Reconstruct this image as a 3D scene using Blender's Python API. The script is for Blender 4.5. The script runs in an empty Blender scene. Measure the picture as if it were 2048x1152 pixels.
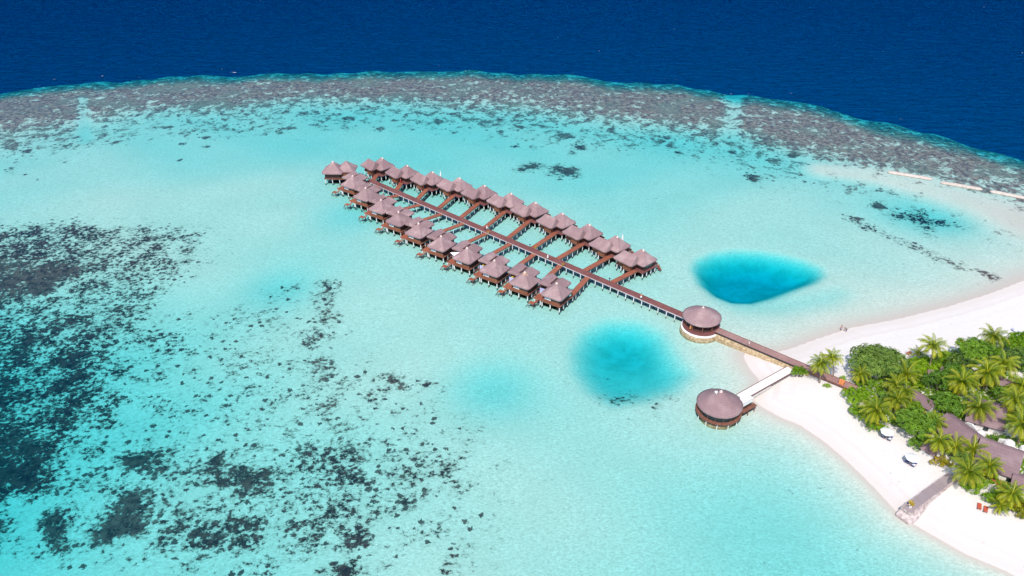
import bpy, bmesh, math, random
import numpy as np
from mathutils import Vector, Matrix
R = math.radians
sc = bpy.context.scene
COL = sc.collection
rng = random.Random(7)

# ------------------------------------------------------------------ camera
FPX, PITCH, CAMH = 1600.0, 32.0, 120.0
SP, CP = math.sin(R(PITCH)), math.cos(R(PITCH))

def at(px, py, z=0.0):
    """point of the horizontal plane at height z seen at pixel (px,py) of the 2048 px photograph"""
    u = (px - 1024) / FPX; v = (py - 576) / FPX
    t = (CAMH - z) / (SP + CP * v)
    return Vector((t * u, t * (CP - SP * v), z))

cam = bpy.data.cameras.new('camera'); co = bpy.data.objects.new('camera', cam); COL.objects.link(co)
co.location = (0, 0, CAMH); co.rotation_euler = (R(90 - PITCH), 0, 0)
cam.sensor_width = 36; cam.lens = FPX / 2048 * 36; cam.clip_start = 1; cam.clip_end = 60000
sc.camera = co

# ------------------------------------------------------------------ light
SUN_ELEV, SUN_AZ = 53.0, (-0.30, -0.95)
w = bpy.data.worlds.new('World'); sc.world = w; w.use_nodes = True
nt = w.node_tree; nt.nodes.clear()
sky = nt.nodes.new('ShaderNodeTexSky'); sky.sky_type = 'NISHITA'; sky.sun_disc = False
sky.sun_elevation = R(SUN_ELEV); sky.sun_rotation = math.atan2(SUN_AZ[0], SUN_AZ[1])
bg = nt.nodes.new('ShaderNodeBackground'); bg.inputs[1].default_value = 0.15
wo = nt.nodes.new('ShaderNodeOutputWorld')
nt.links.new(sky.outputs[0], bg.inputs[0]); nt.links.new(bg.outputs[0], wo.inputs[0])
sl = bpy.data.lights.new('sun', 'SUN'); sl.energy = 3.0; sl.angle = R(0.5); sl.color = (1, 0.95, 0.88)
so = bpy.data.objects.new('sun', sl); COL.objects.link(so)
sd = Vector((SUN_AZ[0], SUN_AZ[1], 0)).normalized() * math.cos(R(SUN_ELEV)) + Vector((0, 0, math.sin(R(SUN_ELEV))))
so.rotation_euler = sd.to_track_quat('Z', 'Y').to_euler(); so.location = (0, 0, 200)
sc.view_settings.view_transform = 'Standard'; sc.view_settings.look = 'None'
sc.view_settings.exposure = 0.40; sc.view_settings.gamma = 1.0; sc.view_settings.use_curve_mapping = False
cy = sc.cycles
cy.max_bounces = 6; cy.diffuse_bounces = 2; cy.glossy_bounces = 2; cy.transmission_bounces = 4
cy.transparent_max_bounces = 24; cy.volume_bounces = 0; cy.sample_clamp_indirect = 4; cy.use_denoising = True
cy.caustics_reflective = False; cy.caustics_refractive = False

# ------------------------------------------------------------------ node helpers
class NT:
    def __init__(s, name):
        s.m = bpy.data.materials.new(name); s.m.use_nodes = True
        s.t = s.m.node_tree; s.t.nodes.clear()
        s.out = s.t.nodes.new('ShaderNodeOutputMaterial')
    def n(s, typ, **kw):
        nd = s.t.nodes.new(typ)
        for k, v in kw.items(): setattr(nd, k, v)
        return nd
    def put(s, sock, v):
        if hasattr(v, 'is_output'): s.t.links.new(v, sock)
        elif isinstance(v, (tuple, list)) and len(v) == 3 and sock.type == 'RGBA': sock.default_value = (*v, 1)
        else: sock.default_value = v
    def math(s, op, a, b=0.0, c=None, clamp=False):
        nd = s.n('ShaderNodeMath', operation=op, use_clamp=clamp)
        s.put(nd.inputs[0], a); s.put(nd.inputs[1], b)
        if c is not None: s.put(nd.inputs[2], c)
        return nd.outputs[0]
    def mix(s, f, a, b):
        nd = s.n('ShaderNodeMix', data_type='RGBA')
        s.put(nd.inputs[0], f); s.put(nd.inputs[6], a); s.put(nd.inputs[7], b)
        return nd.outputs[2]
    def step(s, x, lo, hi, a=0.0, b=1.0):
        nd = s.n('ShaderNodeMapRange', interpolation_type='SMOOTHSTEP')
        s.put(nd.inputs[0], x); s.put(nd.inputs[1], lo); s.put(nd.inputs[2], hi)
        nd.inputs[3].default_value = a; nd.inputs[4].default_value = b
        return nd.outputs[0]
    def pos(s):
        return s.n('ShaderNodeNewGeometry').outputs['Position']
    def obj(s):
        return s.n('ShaderNodeTexCoord').outputs['Object']
    def vmul(s, v, k, rz=0.0):
        nd = s.n('ShaderNodeMapping'); s.put(nd.inputs['Vector'], v)
        nd.inputs['Scale'].default_value = k; nd.inputs['Rotation'].default_value = (0, 0, rz)
        return nd.outputs[0]
    def noise(s, v, scale, detail=4, rough=0.55, dist=0.0):
        nd = s.n('ShaderNodeTexNoise'); s.put(nd.inputs['Vector'], v)
        nd.inputs['Scale'].default_value = scale; nd.inputs['Detail'].default_value = detail
        nd.inputs['Roughness'].default_value = rough; nd.inputs['Distortion'].default_value = dist
        return nd.outputs[0]
    def attr(s, name):
        return s.n('ShaderNodeAttribute', attribute_name=name)
    def bump(s, h, strength, dist):
        nd = s.n('ShaderNodeBump'); s.put(nd.inputs['Height'], h)
        nd.inputs['Strength'].default_value = strength; nd.inputs['Distance'].default_value = dist
        return nd.outputs[0]
    def bsdf(s, col, rough=0.8, spec=0.3, normal=None):
        nd = s.n('ShaderNodeBsdfPrincipled')
        s.put(nd.inputs['Base Color'], col); s.put(nd.inputs['Roughness'], rough)
        nd.inputs['Specular IOR Level'].default_value = spec
        if normal is not None: s.t.links.new(normal, nd.inputs['Normal'])
        return nd
    def done(s, sh):
        s.t.links.new(sh.outputs[0] if hasattr(sh, 'outputs') else sh, s.out.inputs['Surface']); return s.m

def mat_noise(name, a, b, scale=1.5, rough=0.8, spec=0.25, bump=0.0, stretch=(1, 1, 1), rz=0.0):
    k = NT(name); v = k.vmul(k.pos(), stretch, rz)
    n1 = k.noise(v, scale, 5, 0.6)
    f = k.step(n1, 0.3, 0.7)
    nm = k.bump(n1, bump, 0.1) if bump else None
    return k.done(k.bsdf(k.mix(f, a, b), rough, spec, nm))

def mat_thatch(name, a, b, c):
    k = NT(name); p = k.pos()
    fine = k.noise(k.vmul(p, (1, 1, 3.0)), 3.2, 5, 0.7)
    big = k.noise(p, 0.35, 3, 0.5)
    course = k.n('ShaderNodeTexWave', wave_type='BANDS', bands_direction='Z')
    k.put(course.inputs['Vector'], p); course.inputs['Scale'].default_value = 1.1
    course.inputs['Distortion'].default_value = 1.6; course.inputs['Detail'].default_value = 3; course.inputs['Detail Scale'].default_value = 2.5
    f = k.math('ADD', k.math('MULTIPLY', fine, 0.75), k.math('MULTIPLY', course.outputs[1], 0.10))
    colr = k.mix(k.step(f, 0.3, 0.8), a, b)
    colr = k.mix(k.math('MULTIPLY', k.step(big, 0.45, 0.72), 0.55), colr, c)
    rnd = k.n('ShaderNodeObjectInfo').outputs['Random']
    colr = k.mix(k.math('MULTIPLY', rnd, .45), colr, k.mix(rnd, c, tuple(x * .8 for x in a)))
    streak = k.noise(k.vmul(p, (1, 1, .25)), 1.6, 4, .7)
    colr = k.mix(k.step(streak, .55, .75, 0, .45), colr, tuple(x * .62 for x in a))
    return k.done(k.bsdf(colr, 0.95, 0.1, k.bump(f, 0.6, 0.18)))

def mat_planks(name, a, b, ang, width=0.3):
    """boards laid across the direction ang"""
    k = NT(name); v = k.vmul(k.pos(), (1, 1, 1), -ang)
    wv = k.n('ShaderNodeTexWave', wave_type='BANDS', bands_direction='X')
    k.put(wv.inputs['Vector'], v); wv.inputs['Scale'].default_value = 0.314 / width
    wv.inputs['Distortion'].default_value = 0.3; wv.inputs['Detail'].default_value = 1
    n1 = k.noise(k.vmul(v, (3.0, 0.25, 1)), 1.2, 4, 0.65)
    n2 = k.noise(k.pos(), 0.22, 3, 0.5)
    f = k.math('ADD', k.math('MULTIPLY', k.step(n1, 0.3, 0.7), 0.6), k.math('MULTIPLY', k.step(n2, 0.35, 0.65), 0.4))
    colr = k.mix(f, a, b)
    colr = k.mix(k.step(wv.outputs[1], 0.0, 0.22, 0.55, 0.0), colr, tuple(x * 0.35 for x in a))
    return k.done(k.bsdf(colr, 0.75, 0.25))

def mat_leaf(name, a, b, rough=0.5, trans=0.35, spec=0.35):
    """leaf: colour from the attribute 'leaf' (0..1) between a and b, a little see-through to the sun"""
    k = NT(name); at_ = k.attr('leaf')
    lf = at_.outputs['Fac']; colr = k.mix(k.math('DIVIDE', lf, .9), a, b)
    rnd = k.n('ShaderNodeObjectInfo').outputs['Random']
    colr = k.mix(k.math('MULTIPLY', rnd, .26), colr, tuple(x * .45 for x in a))
    colr = k.mix(k.step(lf, .955, .99), colr, (.62, .27, .035))
    p = k.bsdf(colr, rough, spec)
    tr = k.n('ShaderNodeBsdfTranslucent'); k.put(tr.inputs[0], colr)
    mx = k.n('ShaderNodeMixShader'); mx.inputs[0].default_value = trans
    k.t.links.new(p.outputs[0], mx.inputs[1]); k.t.links.new(tr.outputs[0], mx.inputs[2])
    return k.done(mx)

def mat_post(name):
    k = NT(name); p = k.pos(); z = k.n('ShaderNodeSeparateXYZ'); k.put(z.inputs[0], p)
    n1 = k.noise(p, 3.0, 3, 0.6)
    h = k.math('ADD', z.outputs[2], k.math('MULTIPLY', k.math('SUBTRACT', n1, 0.5), 0.5))
    f = k.step(h, 0.0, 0.22)
    colr = k.mix(f, (0.10, 0.11, 0.07), k.mix(n1, (0.70, 0.70, 0.70), (0.84, 0.83, 0.82)))
    return k.done(k.bsdf(colr, 0.7, 0.3))

J0, J1 = at(742, 362, 1.9), at(1372, 633, 1.9)
JD = (J1 - J0); JLEN = JD.length; JD.normalize()
WD = Vector((-JD.y, JD.x, 0))                 # away from the viewer, across the boardwalk
JANG = math.atan2(JD.y, JD.x)

M = {}
M['thatch'] = mat_thatch('thatch', (0.275, 0.172, 0.180), (0.455, 0.305, 0.305), (0.52, 0.38, 0.365))
M['shingle'] = mat_thatch('shingle', (0.225, 0.145, 0.155), (0.315, 0.215, 0.225), (0.36, 0.26, 0.26))
M['cap'] = mat_noise('cap', (0.62, 0.42, 0.37), (0.80, 0.66, 0.60), 2.0)
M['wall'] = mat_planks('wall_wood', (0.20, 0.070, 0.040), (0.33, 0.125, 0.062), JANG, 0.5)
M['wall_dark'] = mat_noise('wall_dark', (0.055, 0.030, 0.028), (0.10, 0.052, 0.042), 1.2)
M['deck'] = mat_planks('deck_wood', (0.165, 0.058, 0.055), (0.265, 0.105, 0.095), JANG, 0.28)
M['walk'] = mat_planks('walk_wood', (0.27, 0.080, 0.050), (0.41, 0.140, 0.080), JANG + math.pi / 2, 0.28)
M['cause'] = mat_planks('cause_wood', (0.30, 0.165, 0.145), (0.44, 0.26, 0.235), JANG, 0.3)
M['beam'] = mat_noise('beam', (0.16, 0.065, 0.045), (0.25, 0.11, 0.075), 2.0)
M['edge'] = mat_noise('edge', (0.46, 0.40, 0.40), (0.62, 0.55, 0.54), 1.5)
M['post'] = mat_post('post')
M['glass'] = NT('glass'); M['glass'] = M['glass'].done(M['glass'].bsdf((0.015, 0.03, 0.035), 0.08, 0.6))
M['white'] = mat_noise('white', (0.80, 0.79, 0.78), (0.87, 0.86, 0.85), 1.0)
M['whitewall'] = mat_noise('whitewall', (0.66, 0.62, 0.59), (0.80, 0.77, 0.74), 0.7)
M['lav'] = mat_noise('lavender', (0.40, 0.42, 0.70), (0.55, 0.58, 0.80), 1.0)
M['yellow'] = mat_noise('yellow', (0.70, 0.46, 0.03), (0.80, 0.58, 0.06), 3.0)
M['stone'] = mat_noise('stone', (0.30, 0.20, 0.105), (0.58, 0.44, 0.28), 1.6, bump=0.5)
M['stonegrey'] = mat_noise('stonegrey', (0.34, 0.25, 0.24), (0.66, 0.56, 0.53), 1.3, bump=0.5)
GANG = math.atan2(*(at(1812, 1021.5, 1.7) - at(1906, 950.5, 1.7)).yx)
M['greydeck'] = mat_planks('greydeck', (0.30, 0.235, 0.235), (0.40, 0.32, 0.32), GANG, 0.45)
M['tube'] = mat_noise('tube', (0.46, 0.38, 0.33), (0.60, 0.52, 0.46), 0.9, bump=0.3)
M['trunk'] = mat_noise('trunk', (0.20, 0.14, 0.10), (0.34, 0.25, 0.19), 2.0, stretch=(1, 1, 4), bump=0.4)
M['orange'] = mat_noise('orange', (0.62, 0.20, 0.06), (0.76, 0.30, 0.11), 2.0)
M['redwood'] = mat_noise('redwood', (0.45, 0.07, 0.04), (0.58, 0.12, 0.06), 3.0)
M['blue'] = mat_noise('bluecloth', (0.06, 0.07, 0.22), (0.10, 0.12, 0.32), 3.0)
M['greyblue'] = mat_noise('greyblue', (0.30, 0.34, 0.48), (0.45, 0.48, 0.58), 3.0)
M['cloth'] = mat_noise('whitecloth', (0.80, 0.80, 0.82), (0.86, 0.86, 0.86), 1.0, rough=0.9)
M['terra'] = mat_noise('terracotta', (0.30, 0.085, 0.045), (0.46, 0.15, 0.08), 0.8)
M['skin'] = mat_noise('skin', (0.40, 0.21, 0.14), (0.46, 0.25, 0.17), 4.0)
M['hair'] = mat_noise('hair', (0.025, 0.018, 0.014), (0.05, 0.035, 0.025), 6.0)
M['dark'] = mat_noise('darkmetal', (0.03, 0.03, 0.035), (0.06, 0.055, 0.06), 4.0)
M['navy'] = mat_noise('navycloth', (0.045, 0.035, 0.10), (0.075, 0.06, 0.15), 4.0)
M['redcloth'] = mat_noise('redcloth', (0.55, 0.02, 0.05), (0.65, 0.04, 0.08), 4.0)
M['palmleaf'] = mat_leaf('palmleaf', (0.060, 0.185, 0.008), (0.82, 0.74, 0.025), 0.42, 0.35, 0.45)
M['treeleaf'] = mat_leaf('treeleaf', (0.036, 0.125, 0.010), (0.27, 0.47, 0.028), 0.45, 0.25, 0.4)
M['limeleaf'] = mat_leaf('limeleaf', (0.10, 0.24, 0.006), (0.36, 0.56, 0.012), 0.45, 0.35, 0.4)
M['greyleaf'] = mat_leaf('greyleaf', (0.048, 0.130, 0.020), (0.30, 0.43, 0.070), 0.5, 0.25, 0.3)
M['yellowleaf'] = mat_leaf('yellowleaf', (0.20, 0.26, 0.012), (0.72, 0.45, 0.02), 0.5, 0.3, 0.3)
M['bark'] = mat_noise('bark', (0.14, 0.10, 0.075), (0.24, 0.18, 0.14), 2.0, bump=0.3)

# ------------------------------------------------------------------ mesh builder
class MB:
    def __init__(s): s.v = []; s.f = []; s.c = []
    def quad(s, a, b, c, d, leaf=None):
        i = len(s.v); s.v += [a, b, c, d]; s.f.append((i, i + 1, i + 2, i + 3))
        if leaf is not None: s.c += [leaf] * 4
        return s
    def tri(s, a, b, c, leaf=None):
        i = len(s.v); s.v += [a, b, c]; s.f.append((i, i + 1, i + 2))
        if leaf is not None: s.c += [leaf] * 3
        return s
    def box(s, x0, x1, y0, y1, z0, z1):
        i = len(s.v)
        s.v += [(x0, y0, z0), (x1, y0, z0), (x1, y1, z0), (x0, y1, z0), (x0, y0, z1), (x1, y0, z1), (x1, y1, z1), (x0, y1, z1)]
        s.f += [tuple(i + k for k in q) for q in ((3, 2, 1, 0), (4, 5, 6, 7), (0, 1, 5, 4), (1, 2, 6, 5), (2, 3, 7, 6), (3, 0, 4, 7))]
        return s
    def rings(s, rings, cap0=True, cap1=True):
        """closed loops of equal length lofted in order"""
        n = len(rings[0]); b = len(s.v)
        for r in rings: s.v += [tuple(p) for p in r]
        for k in range(len(rings) - 1):
            for j in range(n):
                j2 = (j + 1) % n
                s.f.append((b + k * n + j, b + k * n + j2, b + (k + 1) * n + j2, b + (k + 1) * n + j))
        if cap0: s.f.append(tuple(b + j for j in reversed(range(n))))
        if cap1: s.f.append(tuple(b + (len(rings) - 1) * n + j for j in range(n)))
        return s
    def lathe(s, prof, cx=0, cy=0, n=24, cap0=True, cap1=True, jit=0.0):
        rs = []
        for (r, z) in prof:
            rs.append([(cx + r * (1 + jit * rng.uniform(-1, 1)) * math.cos(2 * math.pi * j / n), cy + r * (1 + jit * rng.uniform(-1, 1)) * math.sin(2 * math.pi * j / n), z) for j in range(n)])
        return s.rings(rs, cap0, cap1)
    def cyl(s, x, y, z0, z1, r, n=8, r1=None):
        return s.lathe([(r, z0), (r if r1 is None else r1, z1)], x, y, n)
    def tube(s, pts, rad, n=6):
        pts = [Vector(p) for p in pts]
        rs = []
        for i, p in enumerate(pts):
            d = (pts[min(i + 1, len(pts) - 1)] - pts[max(i - 1, 0)]).normalized()
            a = d.cross(Vector((0, 0, 1)) if abs(d.z) < 0.9 else Vector((1, 0, 0))).normalized(); b = d.cross(a)
            r = rad[i] if isinstance(rad, (list, tuple)) else rad
            rs.append([tuple(p + (a * math.cos(2 * math.pi * j / n) + b * math.sin(2 * math.pi * j / n)) * r) for j in range(n)])
        return s.rings(rs)
    def prism(s, poly, z0, z1):
        return s.rings([[(x, y, z0) for x, y in poly], [(x, y, z1) for x, y in poly]])
    def build(s, name, m, parent=None, smooth=False):
        me = bpy.data.meshes.new(name); me.from_pydata([tuple(p) for p in s.v], [], s.f); me.update()
        if s.c and len(s.c) == len(s.v):
            a = me.attributes.new('leaf', 'FLOAT', 'POINT'); a.data.foreach_set('value', s.c)
        me.materials.append(m)
        if smooth: me.polygons.foreach_set('use_smooth', [True] * len(me.polygons))
        o = bpy.data.objects.new(name, me); COL.objects.link(o)
        if parent is not None: o.parent = parent
        return o

def tag(o, label=None, cat=None, group=None, kind=None):
    if label: o['label'] = label
    if cat: o['category'] = cat
    if group: o['group'] = group
    if kind: o['kind'] = kind
    return o
def thing(name, label, cat, loc=(0, 0, 0), rz=0.0, group=None):
    o = bpy.data.objects.new(name, None); COL.objects.link(o); o.location = loc; o.rotation_euler = (0, 0, rz)
    o.empty_display_size = 0.5
    return tag(o, label, cat, group)
def dup(root, loc, rz, label, scale=1.0):
    r = root.copy(); COL.objects.link(r); r.location = loc; r.rotation_euler = (0, 0, rz); r.scale = (scale,) * 3
    r['label'] = label
    for ch in list(root.children):
        c = ch.copy(); COL.objects.link(c); c.parent = r
        for g in list(ch.children):
            d = g.copy(); COL.objects.link(d); d.parent = c
    return r

# ------------------------------------------------------------------ terrain (one sheet: sea bed, reef and island)
def W2(pts): return np.array([[at(*p).x, at(*p).y] for p in pts])
def seg_dist(X, Y, P, closed=False):
    """distance to a polyline and the signed side (left positive) of the nearest segment"""
    best = np.full(X.shape, 1e18); side = np.zeros(X.shape)
    n = len(P)
    for i in range(n if closed else n - 1):
        a, b = P[i], P[(i + 1) % n]
        ax, ay = a; dx, dy = b - a; L2 = dx * dx + dy * dy + 1e-9
        t = np.clip(((X - ax) * dx + (Y - ay) * dy) / L2, 0, 1)
        d2 = (X - ax - t * dx) ** 2 + (Y - ay - t * dy) ** 2
        m = d2 < best
        best = np.where(m, d2, best); side = np.where(m, np.sign(dx * (Y - ay) - dy * (X - ax)), side)
    return np.sqrt(best), side
def inside(X, Y, P):
    c = np.zeros(X.shape, bool); n = len(P)
    for i in range(n):
        x0, y0 = P[i]; x1, y1 = P[(i + 1) % n]
        if y0 == y1: continue
        c ^= ((y0 > Y) != (y1 > Y)) & (X < (x1 - x0) * (Y - y0) / (y1 - y0) + x0)
    return c
def sdf(X, Y, P):
    d, _ = seg_dist(X, Y, P, True)
    return np.where(inside(X, Y, P), d, -d)
def sm(x, a, b):
    t = np.clip((x - a) / (b - a), 0, 1); return t * t * (3 - 2 * t)

REEF_OUT = W2([(-900, 330), (-500, 240), (-250, 203), (0, 175), (100, 163), (200, 155), (300, 148), (400, 142), (520, 140), (640, 137), (800, 134), (900, 132), (1000, 136), (1100, 139), (1180, 146), (1260, 155), (1340, 160), (1430, 172), (1530, 185), (1640, 202), (1760, 232), (1880, 263), (1980, 290), (2048, 305), (2200, 345), (2500, 440), (2900, 640)])
REEF_IN = W2([(-900, 430), (-400, 320), (-150, 285), (0, 262), (60, 250), (160, 236), (260, 216), (340, 208), (420, 210), (520, 198), (620, 192), (700, 196), (800, 192), (900, 197), (1000, 205), (1100, 214), (1200, 226), (1300, 240), (1400, 250), (1448, 262), (1500, 265), (1560, 282), (1640, 305), (1720, 322), (1780, 330), (1860, 348), (1950, 366), (2048, 388), (2200, 425), (2500, 540), (2900, 760)])
ISLAND = W2([(2350, 470), (2150, 530), (2048, 562), (1980, 588), (1900, 613), (1800, 638), (1700, 657), (1630, 680), (1585, 697), (1550, 706), (1500, 702), (1486, 708), (1490, 722), (1505, 742), (1519, 760), (1512, 785), (1508, 800), (1525, 814), (1563, 835), (1600, 850), (1645, 880), (1690, 918), (1730, 956), (1768, 996), (1800, 1032), (1850, 1062), (1930, 1108), (2010, 1142), (2100, 1190), (2300, 1290), (2900, 1300), (3000, 600)])
HOLE1 = W2([(1393, 534), (1400, 519), (1430, 506), (1472, 501), (1520, 503), (1566, 511), (1606, 521), (1634, 533), (1641, 546), (1628, 558), (1590, 572), (1548, 588), (1506, 598), (1466, 596), (1430, 583), (1405, 562)])
HOLE2 = W2([(1162, 700), (1180, 668), (1220, 648), (1270, 650), (1308, 668), (1330, 700), (1372, 742), (1345, 770), (1290, 785), (1230, 792), (1190, 770), (1165, 735)])
BAND1 = W2([(1450, 596), (1520, 606), (1600, 596), (1680, 585), (1660, 604), (1560, 618), (1480, 612)])
BASE = [(700, 240, .95), (1000, 250, .95), (1150, 280, .95), (400, 290, .85), (100, 300, .6), (250, 390, .48), (500, 250, .85), (850, 300, .98), (1300, 350, .9), (1460, 290, 1.2), (1500, 420, .55), (1650, 290, 1.0), (1700, 350, .62), (1600, 470, .58), (1800, 500, .62), (1950, 480, .5), (700, 620, .58), (500, 470, .56), (330, 450, .50), (950, 650, .60), (1150, 520, .68), (900, 480, .66), (1200, 600, .62), (1120, 750, .85), (1300, 900, .76), (1000, 1000, .64), (1100, 880, .86), (1400, 950, .92), (1550, 1000, 1.35), (1640, 1130, 2.6), (1500, 1130, 1.05), (800, 1120, .72), (560, 1140, 1.3), (300, 1130, 1.25), (60, 1120, 1.7), (20, 960, 3.2), (0, 830, 2.8), (200, 700, .75), (0, 450, .6), (300, 900, .66), (700, 500, .64), (640, 400, .62), (560, 575, .95), (1450, 660, .55), (2048, 480, .35)]
BASEP = np.array([[at(a, b).x, at(a, b).y, d] for a, b, d in BASE])
SANDBANK = W2([(1650, 338), (1760, 350), (1850, 372), (1930, 400), (2060, 440), (2200, 470)])

def island_d(X, Y): return sdf(X, Y, ISLAND)
def height(X, Y, full=True):
    X = np.asarray(X, float); Y = np.asarray(Y, float)
    d = island_d(X, Y)
    wsum = np.zeros(X.shape); dsum = np.zeros(X.shape)
    for x, y, q in BASEP:
        g = np.exp(-((X - x) ** 2 + (Y - y) ** 2) / (2 * 22.0 ** 2)) + 1e-9
        wsum += g; dsum += g * q
    D = dsum / wsum
    # gentle large-scale unevenness of the sand
    D = D * (1 + 0.10 * np.sin(X * .083 + 1.3 * np.sin(Y * .061)) * np.sin(Y * .097 + 1.1 * np.sin(X * .049)))
    db, _ = seg_dist(X, Y, SANDBANK)
    wb = 7 + 9 * sm(X, at(1650, 340).x, at(2048, 430).x)
    D = D * (1 - 0.72 * (1 - sm(db, wb * .3, wb * 1.6)))
    h1 = sdf(X, Y, HOLE1); D = D + 4.6 * sm(h1, -3.5, 9.0) + 1.9 * sm(h1, -2.0, 5.5)
    h2 = sdf(X, Y, HOLE2); D = D + 2.3 * sm(h2, -5, 6) + 1.7 * np.exp(-(((X - at(1262, 690).x) / 9) ** 2 + ((Y - at(1262, 690).y) / 9) ** 2))
    h3 = sdf(X, Y, BAND1); D = D + .5 * sm(h3, -7, 3)
    for (px, py, rm, am) in ((985, 770, 7, .7), (560, 572, 7, .5), (1840, 428, 9, .55), (1900, 440, 7, .4), (1665, 275, 8, .0), (1480, 255, 9, .45), (700, 425, 9, .4)):
        c = at(px, py); D = D + am * np.exp(-((X - c.x) ** 2 + (Y - c.y) ** 2) / (2 * rm * rm))
    do, so_ = seg_dist(X, Y, REEF_OUT); s = do * so_          # positive seaward
    di, si = seg_dist(X, Y, REEF_IN); q = -di * si            # positive towards the lagoon
    flat = 1 - sm(q, -10, 24)
    D = D * (1 - flat) + flat * 0.32
    wob = 1.2 * np.sin(X * .31 + 2 * np.sin(X * .07)) + 1.5 * np.sin(X * .13 + 1.0)
    D = D + 1.9 * sm(s + wob, -24, 4) + 11.5 * sm(s + wob, -2, 17)
    for a_, b_, wd in (((164, 190), (170, 280), 2.6), ((1470, 172), (1460, 272), 5.0)):
        dd, _ = seg_dist(X, Y, W2([a_, b_])); D = D + .16 * (1 - sm(dd, wd * .3, wd * 1.5))
    D = D * np.clip(1 - np.exp(np.minimum(d, 0) / 15.0), 0, 1)
    zin = 1.75 * (1 - np.exp(-np.maximum(d, 0) / 16.0))
    return np.where(d > 0, zin, -D - 0.005)
def ground(px, py):
    z = 0.0
    for _ in range(5):
        p = at(px, py, z); z = float(height(np.array([p.x]), np.array([p.y]))[0]); z = max(z, -0.5)
    return at(px, py, z)
def gz(x, y): return float(height(np.array([x]), np.array([y]))[0])

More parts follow.
